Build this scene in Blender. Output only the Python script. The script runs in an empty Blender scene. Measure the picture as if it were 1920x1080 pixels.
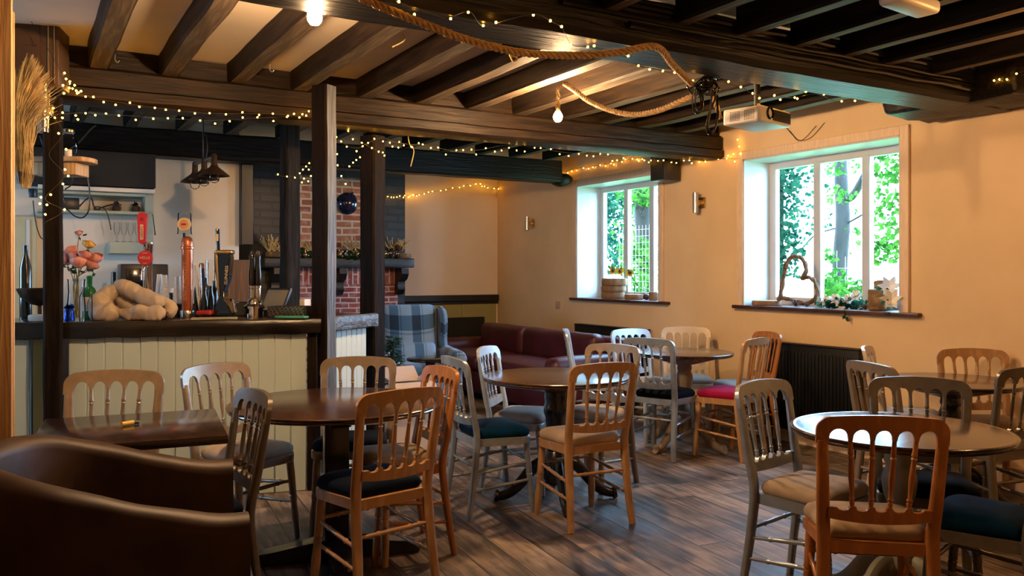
import bpy, bmesh, math, random
from mathutils import Vector, Matrix, noise as mnoise
rnd = random.Random(7)
PI = math.pi
sc = bpy.context.scene
COL = sc.collection

# ------------------------------------------------------------------ camera
F = 1580.0; HZ = 511.0; YAW = math.radians(30.3); CH = 1.37
SN, CS = math.sin(YAW), math.cos(YAW)
cam_d = bpy.data.cameras.new('camera'); cam = bpy.data.objects.new('camera', cam_d); COL.objects.link(cam)
cam.location = (0, 0, CH); cam.rotation_euler = (PI/2, 0, -YAW)
cam_d.sensor_width = 36; cam_d.lens = F*36/1920; cam_d.shift_y = -(540-HZ)/1920; cam_d.clip_start = .05
sc.camera = cam

def W(lat, d, z=0.0):
    return Vector((d*SN+lat*CS, d*CS-lat*SN, z))
def WD(l, d):
    v = Vector((d*SN+l*CS, d*CS-l*SN, 0)); return v.normalized()
def pd(px, py, d):
    return W((px-960)/F*d, d, CH+(HZ-py)/F*d)
def pz(px, py, z):
    return pd(px, py, (CH-z)*F/(py-HZ))
def pY(px, py, Y):
    u = (px-960)/F; return pd(px, py, Y/(CS-SN*u))
def pX(px, py, X):
    u = (px-960)/F; return pd(px, py, X/(SN+CS*u))

# ------------------------------------------------------------------ materials
def nodes(name):
    m = bpy.data.materials.new(name); m.use_nodes = True
    nt = m.node_tree; b = nt.nodes['Principled BSDF']
    return m, nt, b
def N(nt, t, **k):
    n = nt.nodes.new(t)
    for a, v in k.items():
        if a.startswith('i_'):
            n.inputs[a[2:].replace('_', ' ')].default_value = v
        else: setattr(n, a, v)
    return n
def L(nt, a, b): nt.links.new(a, b)
def rgba(c): return (c[0], c[1], c[2], 1)
def ramp(nt, fac, cols, pos=None):
    r = N(nt, 'ShaderNodeValToRGB'); e = r.color_ramp.elements
    pos = pos or [i/(len(cols)-1) for i in range(len(cols))]
    while len(e) < len(cols): e.new(.5)
    for i, c in enumerate(cols): e[i].position = pos[i]; e[i].color = rgba(c)
    L(nt, fac, r.inputs['Fac']); return r
def coords(nt, scale=(1,1,1), kind='Object', rot=(0,0,0)):
    t = N(nt, 'ShaderNodeTexCoord'); mp = N(nt, 'ShaderNodeMapping')
    mp.inputs['Scale'].default_value = scale; mp.inputs['Rotation'].default_value = rot
    L(nt, t.outputs[kind], mp.inputs['Vector']); return mp.outputs['Vector']
def bump(nt, b, h, s=.2, d=.01):
    n = N(nt, 'ShaderNodeBump'); n.inputs['Strength'].default_value = s; n.inputs['Distance'].default_value = d
    L(nt, h, n.inputs['Height']); L(nt, n.outputs['Normal'], b.inputs['Normal'])
def mat(name, c, rough=.5, metal=0.0, var=.12, scale=8, bmp=0, stretch=(1,1,1), spec=.5, coat=0, sheen=0, c2=None):
    m, nt, b = nodes(name)
    v = coords(nt, stretch)
    n = N(nt, 'ShaderNodeTexNoise'); n.inputs['Scale'].default_value = scale; n.inputs['Detail'].default_value = 5
    L(nt, v, n.inputs['Vector'])
    if c2 is None:
        lo = tuple(x*(1-var) for x in c); hi = tuple(min(1, x*(1+var)) for x in c)
    else: lo, hi = c, c2
    r = ramp(nt, n.outputs['Fac'], [lo, hi], [.32, .68])
    L(nt, r.outputs['Color'], b.inputs['Base Color'])
    b.inputs['Roughness'].default_value = rough; b.inputs['Metallic'].default_value = metal
    b.inputs['Specular IOR Level'].default_value = spec
    if coat: b.inputs['Coat Weight'].default_value = coat; b.inputs['Coat Roughness'].default_value = .12
    if sheen: b.inputs['Sheen Weight'].default_value = sheen; b.inputs['Sheen Roughness'].default_value = .4
    if bmp: bump(nt, b, n.outputs['Fac'], bmp)
    return m
def emit(name, c, s):
    m, nt, b = nodes(name)
    b.inputs['Base Color'].default_value = rgba(c); b.inputs['Emission Color'].default_value = rgba(c)
    b.inputs['Emission Strength'].default_value = s; return m
def glass(name, tint=(1,1,1), refl=.12, rough=.02):
    m = bpy.data.materials.new(name); m.use_nodes = True; nt = m.node_tree; nt.nodes.clear()
    o = N(nt, 'ShaderNodeOutputMaterial'); mx = N(nt, 'ShaderNodeMixShader')
    t = N(nt, 'ShaderNodeBsdfTransparent'); t.inputs['Color'].default_value = rgba(tint)
    g = N(nt, 'ShaderNodeBsdfGlossy'); g.inputs['Roughness'].default_value = rough
    lw = N(nt, 'ShaderNodeLayerWeight'); lw.inputs['Blend'].default_value = refl
    L(nt, lw.outputs['Fresnel'], mx.inputs['Fac']); L(nt, t.outputs[0], mx.inputs[1]); L(nt, g.outputs[0], mx.inputs[2])
    L(nt, mx.outputs[0], o.inputs['Surface']); return m
def leafmat(name, a, b2):
    m = bpy.data.materials.new(name); m.use_nodes = True; nt = m.node_tree; nt.nodes.clear()
    o = N(nt, 'ShaderNodeOutputMaterial'); mx = N(nt, 'ShaderNodeMixShader', i_Fac=.5)
    d = N(nt, 'ShaderNodeBsdfDiffuse'); t = N(nt, 'ShaderNodeBsdfTranslucent')
    n = N(nt, 'ShaderNodeTexNoise'); n.inputs['Scale'].default_value = 6; L(nt, coords(nt), n.inputs['Vector'])
    r = ramp(nt, n.outputs['Fac'], [a, b2], [.35, .65])
    L(nt, r.outputs[0], d.inputs['Color']); L(nt, r.outputs[0], t.inputs['Color'])
    L(nt, d.outputs[0], mx.inputs[1]); L(nt, t.outputs[0], mx.inputs[2]); L(nt, mx.outputs[0], o.inputs['Surface']); return m
def woodmat(name, a, b2, stretch, rough=.5, bmp=.3, scale=3, coat=0, spec=.5):
    m, nt, b = nodes(name)
    v = coords(nt, stretch)
    n = N(nt, 'ShaderNodeTexNoise'); n.inputs['Scale'].default_value = scale; n.inputs['Detail'].default_value = 8; n.inputs['Distortion'].default_value = .6
    L(nt, v, n.inputs['Vector'])
    r = ramp(nt, n.outputs['Fac'], [a, tuple((x+y)/2*.8 for x, y in zip(a, b2)), b2], [.3, .5, .72])
    L(nt, r.outputs[0], b.inputs['Base Color']); b.inputs['Roughness'].default_value = rough
    b.inputs['Specular IOR Level'].default_value = spec
    if coat: b.inputs['Coat Weight'].default_value = coat; b.inputs['Coat Roughness'].default_value = .15
    if bmp: bump(nt, b, n.outputs['Fac'], bmp, .01)
    return m
def brickmat(name, c1, c2, mortar, bw=.23, bh=.075, ms=.012, vert=False, axis='XZ', bmp=.6, rough=.85):
    m, nt, b = nodes(name)
    t = N(nt, 'ShaderNodeTexCoord'); s = N(nt, 'ShaderNodeSeparateXYZ'); cx = N(nt, 'ShaderNodeCombineXYZ')
    L(nt, t.outputs['Object'], s.inputs[0])
    A, B = (axis[0], axis[1]) if not vert else (axis[1], axis[0])
    wob = N(nt, 'ShaderNodeTexNoise'); wob.inputs['Scale'].default_value = 5; L(nt, t.outputs['Object'], wob.inputs['Vector'])
    sub = N(nt, 'ShaderNodeMath', operation='MULTIPLY_ADD'); L(nt, wob.outputs['Fac'], sub.inputs[0]); sub.inputs[1].default_value = .02
    L(nt, s.outputs[B], sub.inputs[2])
    L(nt, s.outputs[A], cx.inputs['X']); L(nt, sub.outputs[0], cx.inputs['Y'])
    k = N(nt, 'ShaderNodeTexBrick'); L(nt, cx.outputs[0], k.inputs['Vector'])
    k.inputs['Scale'].default_value = 1; k.inputs['Brick Width'].default_value = bw; k.inputs['Row Height'].default_value = bh
    k.inputs['Mortar Size'].default_value = ms; k.inputs['Mortar Smooth'].default_value = .25; k.inputs['Bias'].default_value = -.1
    k.inputs['Color1'].default_value = rgba(c1); k.inputs['Color2'].default_value = rgba(c2); k.inputs['Mortar'].default_value = rgba(mortar)
    n = N(nt, 'ShaderNodeTexNoise'); n.inputs['Scale'].default_value = 14; n.inputs['Detail'].default_value = 6; L(nt, t.outputs['Object'], n.inputs['Vector'])
    mx = N(nt, 'ShaderNodeMix', data_type='RGBA', blend_type='MIX')
    rr = ramp(nt, n.outputs['Fac'], [(0,0,0),(.55,.55,.55)], [.5,.75]); L(nt, rr.outputs[0], mx.inputs['Factor'])
    L(nt, k.outputs['Color'], mx.inputs[6]); mx.inputs[7].default_value = rgba(mortar)
    L(nt, mx.outputs[2], b.inputs['Base Color']); b.inputs['Roughness'].default_value = rough
    iv = N(nt, 'ShaderNodeMath', operation='SUBTRACT'); iv.inputs[0].default_value = 1; L(nt, k.outputs['Fac'], iv.inputs[1])
    bump(nt, b, iv.outputs[0], bmp, .008); return m

M = {}
M['beam'] = woodmat('dark_oak_beam', (.006,.0035,.002), (.040,.021,.009), (1.2,14,14), .5, .5, spec=.2)
M['joist'] = woodmat('dark_oak_joist', (.006,.0035,.002), (.034,.018,.008), (14,1.2,14), .6, .45, spec=.2)
M['joist_black'] = woodmat('black_oak_joist', (.003,.003,.003), (.014,.010,.008), (14,1.2,14), .6, .45, spec=.15)
M['joist_worn_lit'] = woodmat('worn_lit_joist_underside', (.045,.030,.018), (.17,.12,.075), (14,1.2,14), .6, .4, spec=.3)  # lighter undersides: wear, and light on them painted into the colour
M['beam_black'] = woodmat('black_oak_beam', (.003,.003,.003), (.018,.014,.011), (1.2,14,14), .45, .6, spec=.25)
M['post'] = woodmat('dark_oak_post', (.004,.0025,.0015), (.018,.010,.005), (14,14,1.1), .65, .5, spec=.1)
M['post_grey'] = woodmat('weathered_oak_post', (.006,.005,.004), (.032,.026,.022), (16,16,1.0), .65, .6, spec=.1)
M['post_worn_lit'] = woodmat('worn_lit_post_face', (.03,.028,.026), (.165,.16,.155), (18,18,1.2), .55, .6)  # wear and grey window light mixed into one face colour
M['black'] = mat('black_paint', (.012,.012,.013), .4, scale=12, bmp=.05)
M['black_matte'] = mat('black_matte', (.008,.008,.008), .75)
M['black_gloss'] = mat('black_gloss', (.006,.006,.007), .15, coat=.5)
M['plastic_black'] = mat('black_plastic', (.02,.02,.022), .35)
M['wall'] = mat('warm_cream_plaster', (.68,.50,.295), .85, scale=1.6, c2=(.78,.59,.365), bmp=.04)
M['wall_back'] = mat('pinkish_cream_plaster', (.82,.72,.64), .85, scale=1.8, c2=(.88,.79,.71), bmp=.04)
M['wall_bar'] = mat('pale_cream_plaster', (.72,.66,.55), .85, scale=2.2, c2=(.80,.74,.64), bmp=.04)
M['ceiling'] = mat('cream_ceiling_plaster', (.86,.74,.60), .9, scale=2, var=.06, bmp=.05)
M['ceil_dark'] = mat('dark_ceiling_boards', (.018,.015,.013), .7, var=.3, stretch=(6,.6,1))
M['sage'] = mat('sage_painted_boards', (.54,.66,.66), .5, var=.05, scale=3, stretch=(1,1,.4))
M['sage_shelf'] = mat('sage_painted_shelf', (.40,.45,.36), .55, var=.08)
M['ochre'] = mat('ochre_green_panel', (.33,.30,.12), .6, var=.08, scale=2)
M['sage_pale'] = mat('pale_green_board', (.50,.50,.33), .45, var=.05)
M['pine_black'] = mat('dark_brown_cabinet', (.075,.038,.017), .4, var=.15)
M['log_light'] = woodmat('pale_plank', (.40,.24,.11), (.62,.42,.23), (3,10,10), .6, .15)
M['bronze_shade'] = mat('brown_metal_shade', (.06,.035,.02), .45, .6, var=.25)
M['bark_brown'] = mat('brown_bark', (.16,.085,.04), .9, var=.4, scale=14, bmp=.7, stretch=(1,1,.25), c2=(.36,.22,.12))
M['label_gold'] = mat('pale_gold_label', (.72,.55,.32), .45, var=.05)
M['red_dark'] = mat('dark_red', (.30,.015,.02), .5)
M['copper_light'] = mat('pale_copper', (.75,.36,.18), .3, .5, var=.06)
M['navy_enamel'] = mat('navy_enamel', (.02,.03,.12), .3)
M['bottle_dark'] = mat('dark_bottle_glass', (.008,.010,.008), .12, coat=.5)
def cupmat():
    m = bpy.data.materials.new('milky_plastic'); m.use_nodes = True; nt = m.node_tree; b = nt.nodes['Principled BSDF']; mx = N(nt, 'ShaderNodeMixShader', i_Fac=.55); t = N(nt, 'ShaderNodeBsdfTransparent')
    b.inputs['Base Color'].default_value = (.75,.77,.79,1); b.inputs['Roughness'].default_value = .2
    L(nt, t.outputs[0], mx.inputs[1]); L(nt, b.outputs[0], mx.inputs[2]); L(nt, mx.outputs[0], nt.nodes['Material Output'].inputs['Surface']); return m
M['cup'] = cupmat()
M['lawn'] = mat('sunlit_lawn', (.20,.34,.10), .9, var=.3, scale=3)
M['white'] = mat('white_gloss_paint', (.60,.66,.71), .35, var=.03)
M['upvc'] = mat('white_frame', (.56,.58,.62), .3, var=.02)
M['trim'] = mat('cream_timber_trim', (.72,.56,.42), .6, var=.08, stretch=(6,6,1))
M['sill'] = woodmat('dark_red_sill', (.03,.012,.008), (.11,.045,.028), (10,2,10), .35, .2)
M['pine'] = woodmat('golden_pine', (.50,.29,.12), (.80,.54,.27), (18,18,.8), .5, .3)
M['pine_dark'] = woodmat('brown_pine', (.10,.04,.015), (.22,.10,.04), (18,18,.8), .5, .3)
M['counter'] = woodmat('bar_top_wood', (.02,.009,.005), (.11,.055,.028), (2,14,14), .25, .25, coat=.3)
M['counter_edge'] = woodmat('black_bar_edge', (.003,.0025,.002), (.010,.007,.005), (3,12,12), .28, .2)
M['counter_grey'] = woodmat('worn_grey_bar_edge', (.02,.02,.021), (.13,.13,.135), (6,12,14), .4, .6)
M['glass'] = glass('window_glass', (.97,.99,1), .06)
M['glassware'] = glass('clear_glass', (.96,.97,.97), .14, .03)
M['chrome'] = mat('chrome', (.75,.74,.72), .12, 1.0, var=.03)
M['steel'] = mat('brushed_steel', (.55,.54,.52), .3, 1.0, var=.05)
M['brass'] = mat('brass', (.62,.42,.18), .25, 1.0, var=.06)
M['copper'] = mat('copper_red', (.52,.17,.09), .28, .75, var=.1)
M['red'] = mat('red_enamel', (.55,.03,.03), .3)
M['offwhite'] = mat('offwhite_plastic', (.72,.68,.60), .4, var=.03)
M['rope'] = mat('jute_rope', (.48,.31,.14), .9, var=.3, scale=60, bmp=.4)
M['wire'] = mat('dark_wire', (.03,.028,.025), .5)
M['wire_white'] = mat('pale_wire', (.55,.50,.42), .6)
M['bulb'] = emit('fairy_bulb_glow', (1,.42,.03), 54)
M['lamp'] = emit('festoon_bulb_glow', (1,.60,.29), 3300)
M['lamp_fill'] = emit('added_fill_bulb_glow', (1,.48,.16), 800)  # only for the added unseen bulbs
M['leather'] = mat('brown_leather', (.024,.011,.007), .5, var=.35, scale=7, bmp=.12, c2=(.055,.027,.017), spec=.35)
M['burgundy'] = mat('burgundy_leather', (.045,.006,.010), .42, var=.3, scale=6, bmp=.1, c2=(.085,.012,.018))
M['tabletop'] = woodmat('dark_polished_tabletop', (.012,.005,.003), (.048,.02,.011), (1.5,10,10), .2, .06, coat=.5)
M['tabletop_red'] = woodmat('red_brown_tabletop', (.022,.008,.004), (.075,.028,.014), (1.5,10,10), .22, .06, coat=.5)
M['table_dark'] = mat('black_stained_wood', (.012,.011,.011), .25, coat=.3)
M['table_sage'] = mat('sage_painted_pedestal', (.30,.30,.23), .4, var=.12)
M['table_limed'] = woodmat('limed_pedestal', (.24,.18,.12), (.46,.37,.27), (8,8,2), .5, .15)
# chair finishes
M['beech'] = woodmat('natural_beech', (.42,.225,.10), (.58,.345,.17), (9,9,2.2), .33, .05, coat=.2)
M['orange_wood'] = woodmat('orange_beech', (.38,.14,.036), (.54,.225,.065), (9,9,2.2), .33, .05, coat=.2)
M['silver'] = mat('silver_paint', (.35,.41,.48), .33, .6, var=.12, scale=20)
M['pale_silver'] = mat('pale_silver_paint', (.45,.54,.62), .35, .4, var=.1, scale=20)
M['taupe'] = mat('taupe_gold_paint', (.30,.245,.19), .33, .45, var=.14, scale=18)
M['bronze'] = mat('dull_bronze_paint', (.17,.15,.125), .33, .5, var=.14, scale=18)
M['cream_chair'] = mat('cream_chair_paint', (.60,.50,.38), .4, .1, var=.08)
M['navy'] = mat('navy_velvet', (.004,.008,.018), .8, var=.2, sheen=.02, spec=.06)
M['teal'] = mat('teal_velvet', (.002,.029,.085), .75, var=.3, sheen=.03, spec=.06)
M['beige'] = mat('beige_velvet', (.42,.33,.24), .8, var=.2, sheen=.04, scale=6, spec=.15)
M['grey_seat'] = mat('pale_grey_velvet', (.42,.41,.39), .8, var=.12, sheen=.04, scale=6, spec=.15)
M['magenta'] = mat('magenta_velvet', (.27,.006,.055), .75, var=.2, sheen=.04, spec=.1)
M['brick'] = brickmat('red_brick', (.30,.085,.045), (.48,.20,.11), (.62,.52,.44))
M['brick_low'] = brickmat('whitewashed_red_brick', (.26,.05,.045), (.36,.10,.085), (.58,.52,.52), bw=.19, bh=.058, ms=.0085)
M['brick_soldier'] = brickmat('upright_red_brick', (.30,.07,.055), (.36,.10,.085), (.58,.52,.52), bw=.30, bh=.062, ms=.009, vert=True)
M['brick_black'] = brickmat('black_painted_brick', (.012,.013,.014), (.020,.021,.022), (.010,.011,.012), bw=.26, bh=.085, ms=.01, rough=.45, bmp=1)
M['mantel'] = woodmat('blue_black_mantel', (.012,.015,.018), (.05,.058,.066), (2,12,12), .45, .4)
M['log'] = woodmat('cut_log', (.10,.055,.025), (.42,.25,.12), (6,6,6), .8, .4)
M['twig'] = mat('dry_twig', (.16,.10,.055), .85, var=.4, scale=30, bmp=.4)
M['straw'] = mat('dry_straw', (.60,.42,.17), .8, var=.4, scale=12)
M['cardboard'] = mat('pinkish_cardboard', (.55,.45,.39), .8, var=.05)
M['jacket'] = mat('beige_quilted_cloth', (.43,.345,.255), .75, var=.08, scale=30, bmp=.12, sheen=.1)
M['rose'] = mat('pink_rose_petals', (.62,.20,.18), .6, var=.3, scale=18, c2=(.80,.42,.36))
M['rose_yellow'] = mat('yellow_rose_petals', (.75,.50,.14), .6, var=.15)
M['stem'] = mat('dry_green_stem', (.22,.19,.07), .7, var=.3)
M['leaf_dark'] = leafmat('dark_leaf', (.012,.035,.012), (.04,.09,.035))
M['leaf'] = leafmat('green_leaf', (.015,.075,.012), (.09,.24,.035))
M['leaf_blue'] = leafmat('ivy_leaf', (.006,.04,.03), (.035,.13,.07))
M['bark'] = mat('grey_bark', (.022,.02,.018), .9, var=.35, scale=12, bmp=.6, stretch=(1,1,.3))
M['petal_white'] = mat('white_petal', (.80,.80,.78), .6, var=.05)
M['sunflower'] = mat('yellow_petal', (.75,.48,.06), .6, var=.15)
M['balloon'] = mat('navy_balloon', (.004,.007,.028), .12, coat=.6, var=.1)
M['foil_blue'] = mat('blue_foil', (.01,.05,.45), .18, .8, var=.5, scale=40, bmp=.5)
M['green_card'] = mat('green_card', (.05,.28,.14), .6)
M['green_glass'] = mat('green_bottle_glass', (.01,.16,.04), .1, coat=.5)
M['paper_label'] = mat('paper_label', (.70,.62,.60), .7)
M['gold_ball'] = mat('copper_bauble', (.60,.30,.14), .2, .8)
M['cone'] = mat('pine_cone_scale', (.09,.05,.03), .8, var=.4, scale=30, bmp=.6)
M['radiator'] = mat('black_radiator_paint', (.004,.005,.006), .45, spec=.3)
M['socket'] = mat('socket_plate', (.52,.36,.30), .4)
M['screen'] = mat('khaki_screen', (.22,.21,.17), .3)
M['amber'] = emit('amber_led', (.1,1,.4), 3)

def floor_mat():
    m, nt, b = nodes('worn_floorboards')
    v = coords(nt, (1,1,1), 'Object', (0,0,math.radians(6)))
    s = N(nt, 'ShaderNodeSeparateXYZ'); L(nt, v, s.inputs[0])
    def mt(op, a, b_=None, c=None):
        n = N(nt, 'ShaderNodeMath', operation=op)
        for i, x in enumerate((a, b_, c)):
            if x is None: continue
            if isinstance(x, (int, float)): n.inputs[i].default_value = x
            else: L(nt, x, n.inputs[i])
        return n.outputs[0]
    px = mt('DIVIDE', s.outputs['X'], .185); ix = mt('FLOOR', px); fx = mt('FRACT', px)
    wn = N(nt, 'ShaderNodeTexWhiteNoise', noise_dimensions='1D'); L(nt, ix, wn.inputs['W'])
    py = mt('ADD', mt('DIVIDE', s.outputs['Y'], 2.3), mt('MULTIPLY', wn.outputs['Value'], 7.3)); iy = mt('FLOOR', py); fy = mt('FRACT', py)
    w2 = N(nt, 'ShaderNodeTexWhiteNoise', noise_dimensions='2D'); cb = N(nt, 'ShaderNodeCombineXYZ'); L(nt, ix, cb.inputs[0]); L(nt, iy, cb.inputs[1]); L(nt, cb.outputs[0], w2.inputs['Vector'])
    mp = N(nt, 'ShaderNodeMapping'); mp.inputs['Scale'].default_value = (9, 1.1, 1); L(nt, v, mp.inputs[0])
    off = N(nt, 'ShaderNodeVectorMath', operation='ADD'); L(nt, mp.outputs[0], off.inputs[0]); L(nt, w2.outputs['Color'], off.inputs[1])
    g = N(nt, 'ShaderNodeTexNoise'); g.inputs['Scale'].default_value = 3; g.inputs['Detail'].default_value = 9; g.inputs['Distortion'].default_value = .5; L(nt, off.outputs[0], g.inputs['Vector'])
    big = N(nt, 'ShaderNodeTexNoise'); big.inputs['Scale'].default_value = 1.7; big.inputs['Detail'].default_value = 7; big.inputs['Roughness'].default_value = .62; L(nt, v, big.inputs['Vector'])
    f = mt('ADD', mt('MULTIPLY', g.outputs['Fac'], .45), mt('MULTIPLY', big.outputs['Fac'], .75)); f = mt('ADD', f, mt('MULTIPLY', mt('SUBTRACT', w2.outputs['Value'], .5), .10))
    r = ramp(nt, f, [(.016,.013,.012), (.065,.048,.039), (.165,.118,.09), (.32,.24,.18)], [.45, .55, .64, .76])
    seam = mt('MINIMUM', mt('MINIMUM', fx, mt('SUBTRACT', 1, fx)), mt('MULTIPLY', mt('MINIMUM', fy, mt('SUBTRACT', 1, fy)), 12))
    sm = N(nt, 'ShaderNodeMapRange'); sm.inputs['From Min'].default_value = .008; sm.inputs['From Max'].default_value = .032; L(nt, seam, sm.inputs['Value'])
    mx = N(nt, 'ShaderNodeMix', data_type='RGBA'); L(nt, sm.outputs[0], mx.inputs['Factor']); mx.inputs[6].default_value = (.012,.008,.006,1); L(nt, r.outputs[0], mx.inputs[7])
    L(nt, mx.outputs[2], b.inputs['Base Color'])
    rr = ramp(nt, big.outputs['Fac'], [(.38,)*3, (.62,)*3], [.35,.65]); L(nt, rr.outputs[0], b.inputs['Roughness'])
    b.inputs['Specular IOR Level'].default_value = .45
    hh = mt('ADD', sm.outputs[0], mt('MULTIPLY', g.outputs['Fac'], .25)); bump(nt, b, hh, .35, .004)
    return m
M['floor'] = floor_mat()
def tartan():
    m, nt, b = nodes('blue_tartan')
    t = N(nt, 'ShaderNodeTexCoord'); s = N(nt, 'ShaderNodeSeparateXYZ'); L(nt, t.outputs['Object'], s.inputs[0])
    def mt(op, a, b_=None):
        n = N(nt, 'ShaderNodeMath', operation=op)
        for i, x in enumerate((a, b_)):
            if x is None: continue
            if isinstance(x, (int, float)): n.inputs[i].default_value = x
            else: L(nt, x, n.inputs[i])
        return n.outputs[0]
    def stripes(o, k, ph):
        fr = mt('FRACT', mt('ADD', mt('MULTIPLY', o, k), ph)); return ramp(nt, fr, [(0,)*3, (1,)*3, (.5,)*3, (1,)*3, (0,)*3], [0,.02,.5,.56,.62])
    a = stripes(s.outputs['X'], 4.6, .1); yz = mt('ADD', s.outputs['Z'], mt('MULTIPLY', s.outputs['Y'], .8)); c = stripes(yz, 3.6, .3)
    for r in (a, c): r.color_ramp.interpolation = 'CONSTANT'
    sm = mt('MULTIPLY', mt('ADD', a.outputs[0], c.outputs[0]), .5)
    r = ramp(nt, sm, [(.006,.026,.065), (.045,.12,.23), (.19,.31,.46)], [0,.5,1])
    n = N(nt, 'ShaderNodeTexNoise'); n.inputs['Scale'].default_value = 300; L(nt, t.outputs['Object'], n.inputs['Vector']); bump(nt, b, n.outputs['Fac'], .2)
    L(nt, r.outputs[0], b.inputs['Base Color']); b.inputs['Roughness'].default_value = .9; b.inputs['Sheen Weight'].default_value = .2
    return m
M['tartan'] = tartan()

# ------------------------------------------------------------------ mesh helpers
def BM(): return bmesh.new()
def finish(name, bm, m, angle=42, smooth=True):
    bmesh.ops.recalc_face_normals(bm, faces=bm.faces[:])
    me = bpy.data.meshes.new(name); bm.to_mesh(me); bm.free()
    ms = m if isinstance(m, (list, tuple)) else [m]
    for x in ms: me.materials.append(M[x] if isinstance(x, str) else x)
    if smooth:
        me.polygons.foreach_set('use_smooth', [True]*len(me.polygons)); me.set_sharp_from_angle(angle=math.radians(angle))
    return me
def link(name, me, parent=None, loc=None):
    o = bpy.data.objects.new(name, me); COL.objects.link(o)
    if parent is not None: o.parent = parent
    if loc is not None: o.location = loc
    return o
def part(name, bm, m, parent, world=True, label=None, angle=42, smooth=True):
    """world=True: bm holds world coordinates, shifted to the (unrotated) ancestors' frame"""
    if world and parent is not None:
        off = Vector((0,0,0)); p = parent
        while p is not None: off += p.location; p = p.parent
        bmesh.ops.translate(bm, verts=bm.verts[:], vec=-off)
    o = link(name, finish(name, bm, m, angle, smooth), parent)
    if label: o['label'] = label
    return o
def thing(name, label, cat, loc=(0,0,0), rz=0, group=None):
    o = bpy.data.objects.new(name, None); COL.objects.link(o); o.empty_display_size = .05
    o.location = loc; o.rotation_euler = (0,0,rz); o['label'] = label; o['category'] = cat
    if group: o['group'] = group
    return o
def solo(name, bm, m, label, cat, group=None, origin=None, angle=42, smooth=True):
    if origin is None:
        xs = [v.co for v in bm.verts]
        origin = Vector((sum(v.x for v in xs)/len(xs), sum(v.y for v in xs)/len(xs), min(v.z for v in xs)))
    origin = Vector(origin); bmesh.ops.translate(bm, verts=bm.verts[:], vec=-origin)
    o = link(name, finish(name, bm, m, angle, smooth), None, origin); o['label'] = label; o['category'] = cat
    if group: o['group'] = group
    return o
def struct(name, bm, m, smooth=False):
    o = link(name, finish(name, bm, m, smooth=smooth)); o['kind'] = 'structure'; return o

def rbox(bm, c, s, r=.006, seg=2, rot=None):
    """rounded box: centre, full size"""
    t = bmesh.new(); bmesh.ops.create_cube(t, size=1)
    bmesh.ops.scale(t, verts=t.verts[:], vec=s)
    if r: bmesh.ops.bevel(t, geom=t.edges[:], offset=min(r, min(s)*.49), segments=seg, profile=.5, affect='EDGES')
    if rot is not None: bmesh.ops.transform(t, matrix=rot if isinstance(rot, Matrix) else Matrix.Rotation(rot, 4, 'Z'), verts=t.verts[:])
    bmesh.ops.translate(t, verts=t.verts[:], vec=c); merge(bm, t)
def merge(bm, t):
    me = bpy.data.meshes.new('tmp'); t.to_mesh(me); t.free(); bm.from_mesh(me); bpy.data.meshes.remove(me)
def b2(bm, lo, hi, r=.004, seg=1):
    lo, hi = Vector(lo), Vector(hi); rbox(bm, (lo+hi)/2, hi-lo, r, seg)
def frames(pts):
    pts = [Vector(p) for p in pts]; out = []; n = len(pts); up = None
    for i in range(n):
        t = (pts[min(i+1, n-1)]-pts[max(i-1, 0)]).normalized()
        if up is None:
            ref = Vector((0,1,0)) if abs(t.y) < .9 else Vector((1,0,0)); a = ref.cross(t).normalized()
        else:
            a = (up-t*up.dot(t)); a = a.normalized() if a.length > 1e-6 else Vector((1,0,0))
        b = t.cross(a); out.append((pts[i], a, b)); up = a
    return out
def tube(bm, pts, r, seg=8, ratio=1.0, closed=False, sq=0):
    """swept tube; r number or list; ratio squashes the second axis; sq>0 squares the section"""
    fr = frames(pts); n = len(fr); rings = []
    for i, (p, a, b) in enumerate(fr):
        rad = r[i] if isinstance(r, (list, tuple)) else r; ring = []
        for k in range(seg):
            an = 2*PI*(k+.5)/seg; cx, sy = math.cos(an), math.sin(an)
            if sq:
                e = 1-sq; cx = math.copysign(abs(cx)**e, cx); sy = math.copysign(abs(sy)**e, sy)
            ring.append(bm.verts.new(p+a*cx*rad+b*sy*rad*ratio))
        rings.append(ring)
    for i in range(n-1 if not closed else n):
        A, B = rings[i], rings[(i+1) % n]
        for k in range(seg): bm.faces.new((A[k], A[(k+1)%seg], B[(k+1)%seg], B[k]))
    if not closed:
        bm.faces.new(rings[0][::-1]); bm.faces.new(rings[-1])
def lathe(bm, prof, seg=20, mtx=None):
    """profile list of (radius, z)"""
    rings = []; vs = []
    for r, z in prof:
        if r < 1e-5: ring = [bm.verts.new((0,0,z))]
        else: ring = [bm.verts.new((r*math.cos(2*PI*k/seg), r*math.sin(2*PI*k/seg), z)) for k in range(seg)]
        rings.append(ring); vs += ring
    for A, B in zip(rings, rings[1:]):
        for k in range(seg):
            q = [A[k % len(A)], A[(k+1) % len(A)], B[(k+1) % len(B)], B[k % len(B)]]
            u = []
            for v in q:
                if v not in u: u.append(v)
            if len(u) > 2: bm.faces.new(u)
    if len(rings[0]) > 1: bm.faces.new(rings[0][::-1])
    if len(rings[-1]) > 1: bm.faces.new(rings[-1])
    if mtx is not None: bmesh.ops.transform(bm, matrix=mtx, verts=vs)
def T(v): return Matrix.Translation(Vector(v))
def align(a, b):
    """matrix that takes the z axis segment 0..|b-a| onto a..b"""
    a, b = Vector(a), Vector(b); q = (b-a).to_track_quat('Z', 'Y'); return T(a) @ q.to_matrix().to_4x4()
def sphere(bm, c, r, u=12, v=8, s=(1,1,1)):
    bmesh.ops.create_uvsphere(bm, u_segments=u, v_segments=v, radius=1, matrix=T(c) @ Matrix.Diagonal((r*s[0], r*s[1], r*s[2], 1)))
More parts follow.
